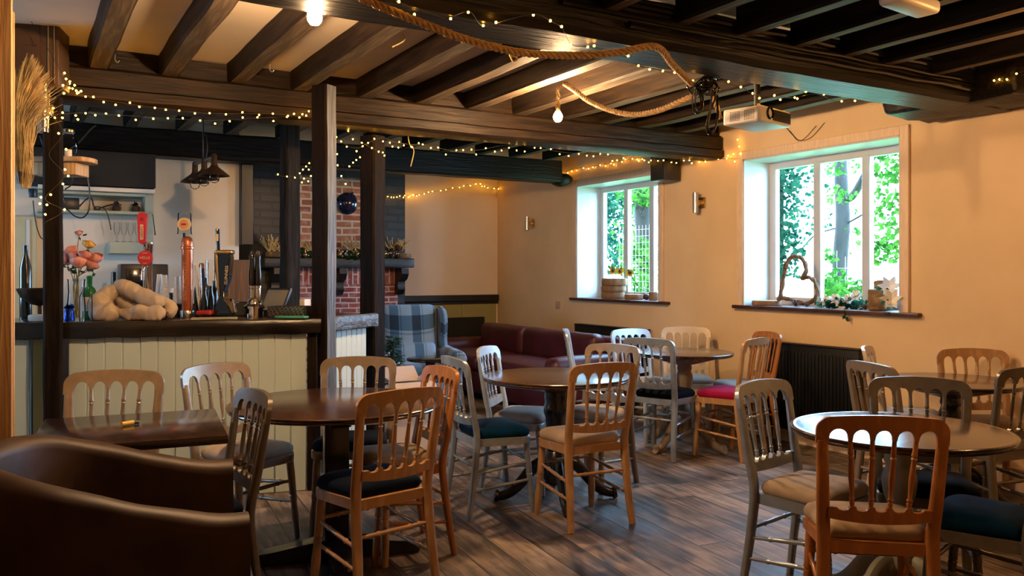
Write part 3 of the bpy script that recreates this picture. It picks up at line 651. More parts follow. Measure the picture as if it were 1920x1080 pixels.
# ------------------------------------------------------------------ spindle-back chair
def yb(z): return -.198-(z-.45)*.20 if z > .45 else -.198
def bow(x): return .028*(x/.2)**2-.028
RW = .213
def chair_meshes():
    D = {}
    # top rail with five arches
    bays = [(-.172,-.112),(-.098,-.042),(-.028,.028),(.042,.098),(.112,.172)]
    def top(x):
        t = .893-.016*(x/RW)**2; e = RW-abs(x); r = .045
        if e < r: t -= r-math.sqrt(max(0, r*r-(r-e)**2))
        return t
    def bot(x):
        for a, b in bays:
            if a <= x <= b:
                c, h = (a+b)/2, (b-a)/2; return .811+.031*math.sqrt(max(0, 1-((x-c)/h)**2))
        return .790 if abs(x) > .17 else .806
    xs = set()
    for a, b in bays:
        for k in range(11): xs.add(round((a+b)/2-(b-a)/2*math.cos(PI*k/10), 5))
        xs.add(round(a-.0004, 5)); xs.add(round(b+.0004, 5))
    for k in range(9): xs.add(round(RW-.04*(1-math.sin(PI/2*k/8)), 5)); xs.add(round(-RW+.04*(1-math.sin(PI/2*k/8)), 5))
    xs = sorted(xs)
    bm = BM(); strip(bm, xs, top, bot, lambda x, z: yb(z)+bow(x), .022, 4)
    es = [e for e in bm.edges if len(e.link_faces) == 2 and e.calc_face_angle(0) > 1.2]
    try: bmesh.ops.bevel(bm, geom=es, offset=.004, segments=2, profile=.5, affect='EDGES', clamp_overlap=True)
    except Exception: pass
    D['top_rail'] = bm
    # lower rail with scalloped top
    sx = [-.09,-.03,.03,.09]
    def ltop(x):
        z = .565
        for c in [-.12,-.06,0,.06,.12]:
            d = abs(x-c)
            if d < .02: z = min(z, .565-.010*math.sqrt(1-(d/.02)**2))
        for c in sx:
            d = abs(x-c)
            if d < .010: z = max(z, .572)
        return z
    xs2 = [-.168+.336*k/84 for k in range(85)]
    bm = BM(); strip(bm, xs2, ltop, lambda x: .512+.012*(x/.168)**2, lambda x, z: yb(z)+bow(x)*.8-.006, .022, 2); D['lower_rail'] = bm
    # stile running down into the rear leg
    for s in (-1, 1):
        p = catmull([(s*.196,-.262,0),(s*.186,-.238,.14),(s*.180,-.210,.32),(s*.178,-.200,.46),(s*.184,yb(.6)-.002,.60),(s*.1925,yb(.80),.80)], 7)
        rr = [.0185+.0045*math.sin(PI*min(1, v.z/.8)) for v in p]
        bm = BM(); tube(bm, p, rr, 12, .82, sq=.35); D['rear_leg%d' % s] = bm
        bm = BM(); a, b = Vector((s*.163,.158,.41)), Vector((s*.182,.200,0)); Ln = (b-a).length
        prof = [(.019,0),(.021,.05),(.019,.16),(.0205,.178),(.0175,.184),(.021,.192),(.0175,.2),(.020,.208),(.0165,.225),(.0215,.30),(.0175,Ln-.01),(.016,Ln)]
        lathe(bm, prof, 14, align(a, b)); D['front_leg%d' % s] = bm
    for i, (xt, xb) in enumerate(zip([-.105,-.035,.035,.105], sx)):
        a = Vector((xb, yb(.56)+bow(xb)*.8-.006, .556)); b = Vector((xt, yb(.81)+bow(xt), .815)); Ln = (b-a).length
        prof = [(.0065,0),(.0075,.022),(.0095,.03),(.0065,.036),(.0105,.044),(.007,.05),(.0085,.085),(.0105,.12),(.0095,.15),(.0075,.185),(.0105,.191),(.0065,.197),(.0105,.203),(.0085,.212),(.0075,Ln)]
        bm = BM(); lathe(bm, prof, 10, align(a, b)); D['spindle%d' % i] = bm
    def outline(wf, wb, yf, y0, r=.07, n=8, front=.0):
        pts = []
        for cx, cy, sx_, a0 in ((wf-r, yf-r, 1, 0), (-wf+r, yf-r, -1, 90), (-wb+.03, y0+.03, -1, 180), (wb-.03, y0+.03, 1, 270)):
            rr = r if cy > 0 else .03
            for k in range(n+1):
                t = math.radians(a0+90*k/n); pts.append(((cx)+rr*math.cos(t), cy+rr*math.sin(t)))
        return pts
    o = outline(.200, .178, .195, -.205); bm = BM(); prism(bm, o, .398, .440, .005); D['seat_frame'] = bm
    o = outline(.193, .165, .19, -.178); bm = BM(); n = len(o); c = Vector((0,.0)); rings = []
    for sc_, z in ((.97,.440),(1.005,.447),(1.025,.460),(1.015,.473),(.97,.485),(.87,.495),(.66,.502),(.35,.505)):
        rings.append([bm.verts.new((c.x+(x-c.x)*sc_, c.y+(y-c.y)*sc_, z)) for x, y in o])
    for A, B in zip(rings, rings[1:]):
        for k in range(n): bm.faces.new((A[k], A[(k+1)%n], B[(k+1)%n], B[k]))
    bm.faces.new(rings[0][::-1]); bm.faces.new(rings[-1]); D['seat'] = bm
    def str_(a, b):
        a, b = Vector(a), Vector(b); Ln = (b-a).length; bm = BM()
        lathe(bm, [(.0075,0),(.0085,Ln*.25),(.0125,Ln*.28),(.0085,Ln*.31),(.0105,Ln*.5),(.0085,Ln*.69),(.0125,Ln*.72),(.0085,Ln*.75),(.0075,Ln)], 10, align(a, b)); return bm
    for s in (-1, 1):
        D['side_stretcher%da' % s] = str_((s*.183,-.222,.25), (s*.169,.173,.29)); D['side_stretcher%db' % s] = str_((s*.187,-.238,.16), (s*.174,.184,.19))
    D['rear_stretcher'] = str_((-.181,-.214,.29), (.181,-.214,.29)); D['front_stretcher'] = str_((-.17,.172,.30), (.17,.172,.30))
    for b in D.values(): bmesh.ops.scale(b, vec=(1,.86,1), verts=b.verts[:])
    return {k: finish(k, b, []) for k, b in D.items()}
CHM = chair_meshes(); CCACHE = {}
def cmesh(k, m):
    if (k, m) not in CCACHE:
        me = CHM[k].copy(); me.materials.append(M[m]); CCACHE[(k, m)] = me
    return CCACHE[(k, m)]
import re
CHAIR0 = {}
def chair(lat, d, fl, fd, wood, seat, label, scale=1.0, group='spindle-back banquet chairs', nudge=(0,0)):
    """lat, d: camera-frame place of the top rail centre; fl, fd: facing in the camera frame"""
    f = WD(fl, fd); p = W(lat, d)+f*.243*scale+Vector((nudge[0],nudge[1],0)); rz = math.atan2(-f.x, f.y)
    root = thing('spindle_back_chair', label, 'chair', (p.x, p.y, 0), rz, group); root.scale = (scale,)*3
    for k in CHM:
        nm = re.sub(r'-?\d+[ab]?$', '', k)
        if k in CHAIR0:
            o = CHAIR0[k].copy(); o.data = cmesh(k, seat if k == 'seat' else wood); COL.objects.link(o); o.parent = root
        else:
            o = link(nm, cmesh(k, seat if k == 'seat' else wood), root); CHAIR0[k] = o
        if 'label' in o: del o['label']
        if k == 'seat': o['label'] = M[seat].name.replace('_', ' ')+' seat pad'
CHAIRS = [
 (-1.825,3.88,.12,-.99,'taupe','navy','taupe chair behind the square dark table, its back to the bar boards',1.03),
 (-1.555,4.42,.84,-.54,'taupe','beige','taupe chair with a beige seat between the square table and the bar boards'),
 (-1.065,3.41,-.82,-.57,'bronze','navy','dull bronze chair seen edge-on beside the leather tub chair, navy seat'),
 (-.455,3.49,-.66,.75,'beech','navy','natural wood chair with a navy seat, back turned, at the dark table by the bar'),
 (-.36,4.28,-.88,-.48,'orange_wood','beige','orange wood chair with a pale seat, directly behind the natural wood chair'),
 (-.87,4.78,.05,-1,'taupe','navy','tan chair facing us in front of the bar corner post'),
 (-.325,4.81,.91,.41,'silver','teal','silver chair with a teal seat, side on, in front of the tartan armchair'),
 (-.15,5.45,.96,-.28,'pale_silver','grey_seat','pale silver chair with a light grey seat in front of the burgundy sofa'),
 (.485,4.5,-.45,.89,'beech','beige','light wood chair with a cream seat, back turned, at the round table with claw feet'),
 (.655,5.62,-.64,-.77,'taupe','beige','tan chair with silver-blue legs facing the round table with claw feet'),
 (1.04,6.20,.62,.78,'silver','navy','silver chair with a navy seat, back turned, at the round table on the limed pedestal'),
 (.99,7.15,.53,-.85,'pale_silver','grey_seat','pale silver chair between the sofa arm and the limed pedestal table'),
 (.55,7.12,.99,-.10,'pale_silver','grey_seat','pale silver chair seen edge-on in front of the sofa arm'),
 (1.52,7.42,-.12,-.99,'cream_chair','grey_seat','cream chair with its back to the wall beside the far radiator'),
 (1.76,6.24,-.75,.66,'beech','magenta','light wood chair with a magenta seat beside the limed pedestal table'),
 (2.03,6.80,-.97,-.23,'orange_wood','grey_seat','orange wood chair standing against the black ribbed radiator'),
 (1.12,3.72,.66,-.75,'silver','beige','silver chair with a worn beige seat beside the table on the sage pedestal'),
 (1.303,2.89,.17,.985,'orange_wood','beige','large orange wood chair with a beige seat, back turned, nearest of all chairs'),
 (1.85,3.84,-.34,-.94,'bronze','navy','olive bronze chair facing us across the table on the sage pedestal'),
 (1.99,4.52,.97,.22,'taupe','grey_seat','silver-brown chair turned sideways, just in front of the whitish chair by the radiator'),
 (2.34,5.40,.87,-.49,'cream_chair','grey_seat','whitish chair next to the end of the black ribbed radiator'),
 (2.88,5.30,-.12,-.99,'beech','beige','tan wood chair with its back to the bare orange-lit wall'),
 (2.59,4.38,-.35,.94,'bronze','grey_seat','dark bronze chair with its back to us at the table by the wall'),
 (1.875,3.0,-.74,.67,'bronze','teal','bronze chair cut by the picture edge, with a teal seat'),
]
NUDGE = {0: (-0.0, 0.011), 2: (0.018, -0.011), 6: (-0.006, 0.004), 7: (-0.007, 0.004), 8: (0.003, -0.007), 9: (0.029, 0.009), 10: (-0.043, 0.007), 11: (0.016, 0.002), 12: (-0.06, 0.063), 13: (0.02, 0.008), 14: (0.021, -0.049), 15: (0.045, -0.002), 16: (-0.004, 0.013), 17: (-0.073, -0.017), 19: (-0.065, 0.03), 20: (-0.005, 0.063), 21: (0.011, -0.006), 18: (0.007, 0.0), 22: (0.009, -0.088), 23: (0.034, -0.059)}
for i, c in enumerate(CHAIRS): chair(*c, nudge=NUDGE.get(i, (0,0)))

# ------------------------------------------------------------------ tables
def claw_leg(R, h, th=.045):
    p = catmull([(.05,0,h),(.13,0,h-.03),(.22,0,h*.45),(R-.09,0,.055),(R-.03,0,.035),(R,0,.04)], 6)
    n = len(p); bm = BM(); tube(bm, p, [th*.5*(1.15-.45*i/n) if i < n-5 else th*.52 for i in range(n)], 10, .8); return bm
def round_table(lat, d, r, top_m, base_m, style, label, rz=0, z=.75):
    p = W(lat, d); root = thing('round_pub_table', label, 'table', (p.x,p.y,0), rz, 'round pub tables')
    bm = BM()
    lathe(bm, [(0,z-.03),(r-.02,z-.03),(r-.008,z-.026),(r-.004,z-.018),(r-.006,z-.013),(r,z-.009),(r,z-.004),(r-.004,z-.001),(r-.014,z),(r-.02,z-.0012),(r-.026,z),(0,z)], 72); part('tabletop', bm, top_m, root, False)
    bm = BM(); lathe(bm, [(0,z-.034),(.09,z-.034),(r*.62,z-.034),(r*.60,z-.055),(.12,z-.085),(.06,z-.10),(0,z-.10)], 32) if style != 'square' else rbox(bm, (0,0,z-.06), (.46,.10,.055), .01)
    if style == 'square': rbox(bm, (0,0,z-.06), (.10,.46,.055), .01)
    part('top_support', bm, base_m, root, False)
    bm = BM()
    if style == 'square':
        rbox(bm, (0,0,.36), (.115,.115,.58), .008); part('pedestal', bm, base_m, root, False)
        for k in range(4):
            bm = BM(); mt = Matrix.Rotation(k*PI/2, 4, 'Z')
            prof = [(.02,.10),(.10,.095),(.30,.065),(.38,.055),(.40,.03),(.40,0),(.02,0)]
            a = [bm.verts.new((x,-.045,zz)) for x, zz in prof]; b = [bm.verts.new((x,.045,zz)) for x, zz in prof]
            bm.faces.new(a); bm.faces.new(b[::-1])
            for i in range(7): bm.faces.new((a[i], a[(i+1)%7], b[(i+1)%7], b[i]))
            bmesh.ops.bevel(bm, geom=bm.edges[:], offset=.006, segments=2, affect='EDGES'); bmesh.ops.transform(bm, matrix=mt, verts=bm.verts[:]); part('foot', bm, base_m, root, False)
    else:
        if style == 'vase': pr = [(0,.66),(.052,.66),(.058,.62),(.05,.60),(.062,.57),(.066,.54),(.060,.49),(.046,.45),(.042,.44),(.058,.425),(.064,.40),(.058,.375),(.045,.36),(.05,.33),(.075,.27),(.085,.22),(.08,.16),(.06,.11),(.05,.10),(0,.10)]
        else: pr = [(0,.66),(.068,.66),(.072,.62),(.066,.59),(.074,.565),(.075,.53),(.064,.50),(.058,.42),(.060,.36),(.052,.33),(.062,.315),(.052,.30),(.066,.275),(.078,.24),(.08,.18),(.075,.13),(.055,.10),(0,.10)]
        lathe(bm, pr, 28); part('pedestal', bm, base_m, root, False)
        n = 4 if style != 'vase3' else 3
        for k in range(n):
            bm = claw_leg(.37, .235, .07); bmesh.ops.transform(bm, matrix=Matrix.Rotation(k*2*PI/n, 4, 'Z'), verts=bm.verts[:]); part('claw_leg', bm, base_m, root, False)
    return root
wa = math.atan2(*reversed(WD(1,0).xy))
round_table(-.846,4.05,.505,'tabletop_red','table_dark','square','dark round table on a square black column, nearest the bar',wa+.3)
round_table(.265,5.08,.445,'tabletop_red','table_dark','col','round table on a black turned pedestal with claw feet, middle of the floor',wa+.12)
round_table(1.545,3.36,.415,'tabletop','table_sage','vase','round table on a sage painted vase pedestal, behind the nearest orange chair',wa+.5)
round_table(1.35,6.6,.38,'tabletop_red','table_limed','vase','round table on a pale limed pedestal beside the sofa',wa+.75)
round_table(2.53,4.86,.38,'tabletop','table_dark','vase','dark round table against the bare wall beyond the sage pedestal table',wa+1.2)
# square table by the partition
tz = .75; ea = WD(.918,.397); eb = Vector((-ea.y,ea.x,0)); cr = W(-1.075,3.21)
ctr = cr-ea*.345+eb*.345; rt = thing('square_table', 'dark square table against the pine boards with a yellow lighter on it', 'table', (ctr.x,ctr.y,0), math.atan2(ea.y,ea.x))
bm = BM(); rbox(bm, (0,0,tz-.016), (.68,.69,.032), .004); part('tabletop', bm, 'tabletop', rt, False)
bm = BM(); rbox(bm, (-.07,0,tz-.05), (.5,.10,.04), .006); rbox(bm, (-.14,0,tz-.052), (.10,.5,.036), .006); part('top_support', bm, 'table_dark', rt, False)
bm = BM(); rbox(bm, (-.14,0,.375), (.09,.09,.65), .006); part('pedestal', bm, 'table_dark', rt, False)
bm = BM(); lathe(bm, [(0,0),(.15,0),(.15,.012),(.06,.03),(0,.03)], 32, T((-.14,0,0))); part('base_plate', bm, 'table_dark', rt, False)
lt = pz(241,795,.757); lg = thing('lighter', 'small yellow disposable lighter on the square table', 'lighter', (lt.x,lt.y,.7505), .5)
bm = BM(); tube(bm, [(-.03,0,.010),(.022,0,.010)], .0095, 12, .8); part('body', bm, 'sunflower', lg, False)
bm = BM(); tube(bm, [(.0225,0,.010),(.048,0,.006)], [.009,.005], 10, .7); part('cap', bm, 'black', lg, False)

# ------------------------------------------------------------------ leather tub chair
fa = WD(.93,.37); tb = W(-1.242,2.542); tub = thing('tub_armchair', 'brown leather tub chair in front of the square table, cut by the picture edge', 'armchair', (tb.x,tb.y,0), math.atan2(fa.y,fa.x))
# plan: x forward, y side; U path from one arm tip round the back to the other
path = []; hgt = []
for k in range(41):
    t = k/40; a = PI*(t*1.0)-PI/2
    if t < .28: q = t/.28; path.append((.40-.40*q, -.36)); 
    elif t > .72: q = (1-t)/.28; path.append((.40-.40*q, .36))
    else:
        an = -PI/2-(t-.28)/.44*PI; path.append((.33*math.cos(an)*1.0, .36*math.sin(an)))
    s = (path[-1][0]+.33)/.73; e = max(0, min(1, s)); hgt.append(.855-.155*(e*e*(3-2*e)))
def shell(off0, off1, z0f, z1f, puff=.0):
    bm = BM(); rings = []
    for i, (x, y) in enumerate(path):
        a = Vector(path[max(0,i-1)]); b = Vector(path[min(len(path)-1,i+1)]); t = (b-a).normalized(); n = Vector((t.y,-t.x))
        n = -n if n.dot(Vector((x,y))-Vector((.1,0))) < 0 else n
        z0, z1 = z0f(i), z1f(i); sec = []
        w = (off1-off0)/2; c = (off0+off1)/2
        for k in range(9):
            an = PI*k/8; sec.append((c+w*math.cos(an), z1-w*.75+w*.75*math.sin(an)))
        sec = [(off1, z0)]+[(off1+puff, (z0+z1)/2)]+sec+[(off0-puff, (z0+z1)/2), (off0, z0)]
        rings.append([bm.verts.new((x+n.x*o, y+n.y*o, z)) for o, z in sec])
    k = len(rings[0])
    for A, B in zip(rings, rings[1:]):
        for j in range(k): bm.faces.new((A[j], A[(j+1)%k], B[(j+1)%k], B[j]))
    bm.faces.new(rings[0][::-1]); bm.faces.new(rings[-1])
    return bm
bm = shell(-.055,.055,lambda i:.06,lambda i:hgt[i],.008); es = [e for e in bm.edges if e.calc_face_angle(0) > 1.0]; bmesh.ops.bevel(bm, geom=es, offset=.015, segments=3, affect='EDGES'); jitter(bm, .006, 7, 3)
part('shell', bm, 'leather', tub, False, angle=60)
bm = BM(); prism(bm, [(.44,-.30),(.44,.30)]+[(.27*math.cos(PI/2+PI*k/16)-.0, .30*math.sin(PI/2+PI*k/16)) for k in range(17)], .30, .45, .04); jitter(bm, .006, 6, 5); part('seat_cushion', bm, 'leather', tub, False, angle=60)
bm = BM(); prism(bm, [(.42,-.30),(.42,.30)]+[(.27*math.cos(PI/2+PI*k/16), .30*math.sin(PI/2+PI*k/16)) for k in range(17)], .07, .299, .01); part('base', bm, 'leather', tub, False)
bm = BM(); tube(bm, [(-.252,.13,.46),(-.250,.13,.6),(-.252,.13,.74),(-.265,.135,.82),(-.295,.14,.852),(-.33,.15,.848),(-.36,.16,.80)], .005, 6); part('piping', bm, 'leather', tub, False)
for x, y in ((.34,-.3),(.34,.3),(-.15,-.22),(-.15,.22)):
    bm = BM(); lathe(bm, [(.022,0),(.028,.06)], 12, T((x,y,0))); part('foot', bm, 'black', tub, False)

# ------------------------------------------------------------------ sofa along the window wall
sx0, sx1, sy0, sy1 = 4.20, 5.14, 6.40, 9.20
sf = thing('leather_sofa', 'long burgundy leather sofa under the far window', 'sofa', ((sx0+sx1)/2,(sy0+sy1)/2,0))
def puff(c, s, r=.06, amp=.012, seed=0, cuts=5, crown=.03, axis=2):
    bm = BM(); rbox(bm, (0,0,0), s, r, 4)
    bmesh.ops.subdivide_edges(bm, edges=[e for e in bm.edges if e.calc_length() > .15], cuts=cuts, use_grid_fill=True)
    for v in bm.verts:
        u = [v.co[i]/(s[i]/2) for i in range(3)]; k = 1
        for i in range(3):
            if i != axis: k *= max(0, 1-u[i]**2)
        v.co[axis] += crown*k*(1 if u[axis] > 0 else -.3)
    jitter(bm, amp, 5, seed); bmesh.ops.translate(bm, verts=bm.verts[:], vec=c); return bm
bm = BM(); rbox(bm, ((sx0+sx1)/2+.02,(sy0+sy1)/2,.19), (sx1-sx0-.06,sy1-sy0-.1,.26), .03, 3); part('base', bm, 'burgundy', sf)
bm = puff(((sx1-.11),(sy0+sy1)/2,.44), (.20,sy1-sy0-.06,.60), .07, .006, 1, 3, 0); part('back', bm, 'burgundy', sf, angle=70)
for i, (a, b) in enumerate(((6.63,7.99),(8.0,8.98))):
    bm = puff((sx0+.36,(a+b)/2,.39), (.70,b-a-.01,.16), .05, .006, i+2, 5, .03, 2); part('seat_cushion', bm, 'burgundy', sf, angle=70)
    bm = puff((sx1-.27,(a+b)/2,.60), (.19,b-a-.01,.34), .075, .009, i+5, 5, -.02, 0); part('back_cushion', bm, 'burgundy', sf, angle=70)
for i, (a, b) in enumerate(((sy0,6.62),(8.98,sy1))):
    bm = puff(((sx0+sx1)/2-.03,(a+b)/2,.32), (sx1-sx0-.02,b-a,.52), .08, .004, i+8, 3, .015, 2); part('arm', bm, 'burgundy', sf, angle=70)
for x in (sx0+.08, sx1-.1):
    for y in (sy0+.12, sy1-.12): bm = BM(); lathe(bm, [(.025,0),(.032,.07)], 12, T((x,y,0))); part('foot', bm, 'black', sf)

# ------------------------------------------------------------------ tartan wing armchair (local: +y is the front)
ac = W(-.92,7.98); f = WD(.30,-.95); wing = thing('wing_armchair', 'blue tartan wing armchair in front of the fireplace', 'armchair', (ac.x,ac.y,0), math.atan2(-f.x,f.y))
bm = puff((0,.0,.24), (.60,.62,.24), .03, .003, 1, 3, 0); part('base', bm, 'tartan', wing, False)
bm = puff((0,.04,.43), (.53,.58,.14), .05, .004, 2, 5, .03, 2); part('seat_cushion', bm, 'tartan', wing, False, angle=70)
bm = puff((0,0,0), (.54,.14,.66), .06, .003, 3, 5, .03, 1); bmesh.ops.transform(bm, matrix=T((0,-.285,.73)) @ Matrix.Rotation(math.radians(12), 4, 'X'), verts=bm.verts[:]); part('backrest', bm, 'tartan', wing, False, angle=70)
bm = puff((0,0,0), (.46,.11,.24), .05, .003, 9, 4, .02, 1); bmesh.ops.transform(bm, matrix=T((0,-.12,.58)) @ Matrix.Rotation(math.radians(20), 4, 'X'), verts=bm.verts[:]); part('lumbar_cushion', bm, 'tartan', wing, False, angle=70)
for s in (-1, 1):
    bm = BM(); prof = [(-.34,.46),(-.39,1.02),(-.34,1.04),(-.22,1.02),(-.14,.95),(-.13,.85),(-.16,.72),(-.12,.62)]
    a = [bm.verts.new((s*.285,y,z)) for y, z in prof]; b = [bm.verts.new((s*.355,y,z)) for y, z in prof]; n = len(prof)
    bm.faces.new(a); bm.faces.new(b[::-1])
    for i in range(n): bm.faces.new((a[i], a[(i+1)%n], b[(i+1)%n], b[i]))
    bmesh.ops.recalc_face_normals(bm, faces=bm.faces[:]); bmesh.ops.bevel(bm, geom=bm.edges[:], offset=.022, segments=3, affect='EDGES'); part('wing', bm, 'tartan', wing, False, angle=60)
    bm = BM(); tube(bm, [(s*.345,-.28,.585),(s*.345,.36,.575)], .078, 20); rbox(bm, (s*.335,.03,.34), (.10,.64,.44), .03, 3); bm = remesh(bm, .02, 3); part('arm', bm, 'tartan', wing, False, angle=70)
    for y in (.26,-.26): bm = BM(); lathe(bm, [(.016,0),(.026,.12)], 10, T((s*.27,y,0))); part('leg', bm, 'black', wing, False)

# small black table, box, tinsel tree
p = W(-.69,7.12); tt = thing('side_table', 'small round black side table in front of the tartan armchair', 'table', (p.x,p.y,0))
bm = BM(); lathe(bm, [(0,.625),(.19,.625),(.20,.632),(.20,.645),(.193,.65),(0,.65)], 40); part('tabletop', bm, 'black_gloss', tt, False)
bm = BM(); lathe(bm, [(.05,.62),(.04,.6),(.038,.03),(.06,.02)], 20); part('column', bm, 'black', tt, False)
bm = BM(); lathe(bm, [(0,0),(.17,0),(.17,.012),(.05,.025),(0,.025)], 32); part('base', bm, 'black', tt, False)
p = W(-.82,6.55); bx = thing('cardboard_box', 'open pinkish cardboard box on the floor below the short bar return', 'box', (p.x,p.y,0), a2-.6); bx.scale = (1.08,1.08,1.42)
bm = BM(); rbox(bm, (0,0,.006), (.32,.26,.01), .002)
for sx_, sy_, w, dd in ((0,-.13,.32,.006),(0,.13,.32,.006),(-.16,0,.006,.26),(.16,0,.006,.26)): rbox(bm, (sx_,sy_,.17), (w,dd,.34), .001, 1)
part('body', bm, 'cardboard', bx, False)
for (c, s, r) in (((0,-.19,.375),(.31,.14,.005),-.6),((0,.19,.37),(.31,.14,.005),.55),):
    bm = BM(); rbox(bm, c, s, .001, 1, None); bmesh.ops.rotate(bm, cent=(0,c[1]*.7,.34), matrix=Matrix.Rotation(-r if c[1]<0 else r, 3, 'X'), verts=bm.verts[:]); bmesh.ops.translate(bm, verts=bm.verts[:], vec=(0,0,.0)); part('flap', bm, 'cardboard', bx, False)
for s in (-1, 1):
    bm = BM(); rbox(bm, (s*.22,0,.375), (.13,.25,.005), .001, 1); bmesh.ops.rotate(bm, cent=(s*.16,0,.34), matrix=Matrix.Rotation(s*-.5, 3, 'Y'), verts=bm.verts[:]); part('flap', bm, 'cardboard', bx, False)
bm = BM(); rbox(bm, (.06,-.1345,.2), (.05,.002,.06), 0); part('printed_mark', bm, 'green_card', bx, False)
p = W(-.99,7.02); tr = thing('tinsel_tree', 'small dark artificial tree with tinsel beside the tartan armchair', 'tree', (p.x,p.y,0))
bm = BM(); lathe(bm, [(0,0),(.09,0),(.07,.14),(0,.14)], 20); tube(bm, [(0,0,.1),(0,0,.8)], .012, 8); part('trunk', bm, 'black', tr, False)
bm = BM()
for k in range(900):
    z = .18+.66*rnd.random()**1.15; R = .155*(1-(z-.15)/.78)+.02; an = rnd.random()*2*PI; r0 = R*rnd.uniform(.2,.8)
    c = Vector((r0*math.cos(an), r0*math.sin(an), z)); dr = Vector((math.cos(an+rnd.uniform(-.5,.5)), math.sin(an+rnd.uniform(-.5,.5)), rnd.uniform(-.5,.3))).normalized()*rnd.uniform(.04,.09); sd = dr.cross(Vector((rnd.uniform(-1,1),rnd.uniform(-1,1),1))).normalized()*.007
    bm.faces.new([bm.verts.new(c-sd), bm.verts.new(c+dr), bm.verts.new(c+sd)])
part('foliage', bm, 'leaf_dark', tr, False)
for k in range(12):
    z = .25+.5*rnd.random(); R = .17*(1-(z-.15)/.75)+.03; an = rnd.random()*2*PI; bm = BM(); sphere(bm, (R*math.cos(an),R*math.sin(an),z), .012, 10, 6); part('bauble', bm, 'steel', tr, False)
# ------------------------------------------------------------------ small things. K(...) makes a thing turned to the picture: local x right, y away, z up
def K(name, label, cat, px, d, z0, group=None, rz=0.0):
    p = W((px-960)/F*d, d, z0); return thing(name, label, cat, p, -YAW+rz, group)
def lbox(bm, x0, x1, y0, y1, z0, z1, r=.003, seg=2): rbox(bm, ((x0+x1)/2,(y0+y1)/2,(z0+z1)/2), (x1-x0,y1-y0,z1-z0), r, seg)
def P(name, bm, m, root, **k): return part(name, bm, m, root, False, **k)
def Lt(root, body, size, m, x, y, z, rot=0.0, sx=1.0, bend=None):
    return lettering(body, size, m, root, T((x,y,z)) @ Matrix.Rotation(PI/2, 4, 'X') @ Matrix.Rotation(rot, 4, 'Z'), bend=bend, sx=sx)

# ---- hanging bulbs
def festoon(c, ztop, label, drop=.0, m='lamp'):
    c = Vector(c); t = thing('hanging_bulb', label, 'light bulb', c, 0, 'bare bulbs on rope')
    bm = BM(); lathe(bm, [(0,-.034),(.016,-.030),(.027,-.016),(.030,0),(.027,.014),(.017,.030),(.013,.038),(0,.038)], 20); P('bulb', bm, m, t)
    bm = BM(); lathe(bm, [(.015,.034),(.017,.04),(.017,.075),(.010,.085),(0,.085)], 16); P('lamp_holder', bm, 'brass', t)
    bm = BM(); n = 26; H = ztop-c.z-.08; pts = [(.006*math.cos(k*1.9)+.03*math.sin(k/n*PI)*drop, .006*math.sin(k*1.9), .08+H*k/n) for k in range(n+1)]; tube(bm, pts, .009, 8); P('flex', bm, 'rope', t)
b1 = pd(590,32,3.40); festoon((b1.x,b1.y,b1.z), 2.573, 'glowing bare bulb hanging just behind the thick beam over the bar tables')
b2_ = pY(1046,219,4.6); festoon(b2_, 2.573, 'glowing bare bulb hanging from the end of the looped rope')
for x, y, l in ((4.05,1.75,'added unseen fill bulb over the tables by the bare wall'),(2.5,.7,'added unseen fill bulb over the near middle of the room')):  # bulbs out of view, added for warm light on the near side
    festoon((x,y,2.30), 2.498, l, m='lamp_fill')

# ---- ropes of three twisted strands
def rope(pts, r, label):
    c = catmull(pts, 40); bm = BM(); fr = frames(c); L_ = 0; acc = [0]
    for a, b in zip(c, c[1:]): L_ += (b-a).length; acc.append(L_)
    for k in range(3):
        tube(bm, [p+(a*math.cos(s/.05*2*PI/1.6+k*2*PI/3)+b*math.sin(s/.05*2*PI/1.6+k*2*PI/3))*r*.55 for (p, a, b), s in zip(fr, acc)], r*.56, 7)
    return solo('rope', bm, 'rope', label, 'rope', 'jute ropes on the beam', origin=c[0])
rope([pY(560,-60,2.93),pY(640,-22,2.925),pY(700,6,2.925),pY(790,43,2.92),pY(880,76,2.94),pY(980,99,2.96),pY(1080,104,2.95),pY(1160,98,2.91),pY(1229,88,2.89),pd(1262,122,3.98),pd(1296,157,4.36)], .0155, 'thick jute rope draped along the underside of the thick beam')
rope([pd(1304,178,4.42),pd(1270,193,4.50),pd(1235,207,4.65),pd(1190,215,4.85),pd(1145,207,5.05),pd(1105,190,5.25),pd(1080,171,5.38),pY(1058,156,4.6)], .0155, 'thick jute rope looping from the cable bundle to the second bulb')
rope([pd(1338,178,4.42),pd(1342,194,4.44),pd(1347,210,4.46),pd(1351,222,4.46)], .013, 'short jute rope end hanging beside the projector')
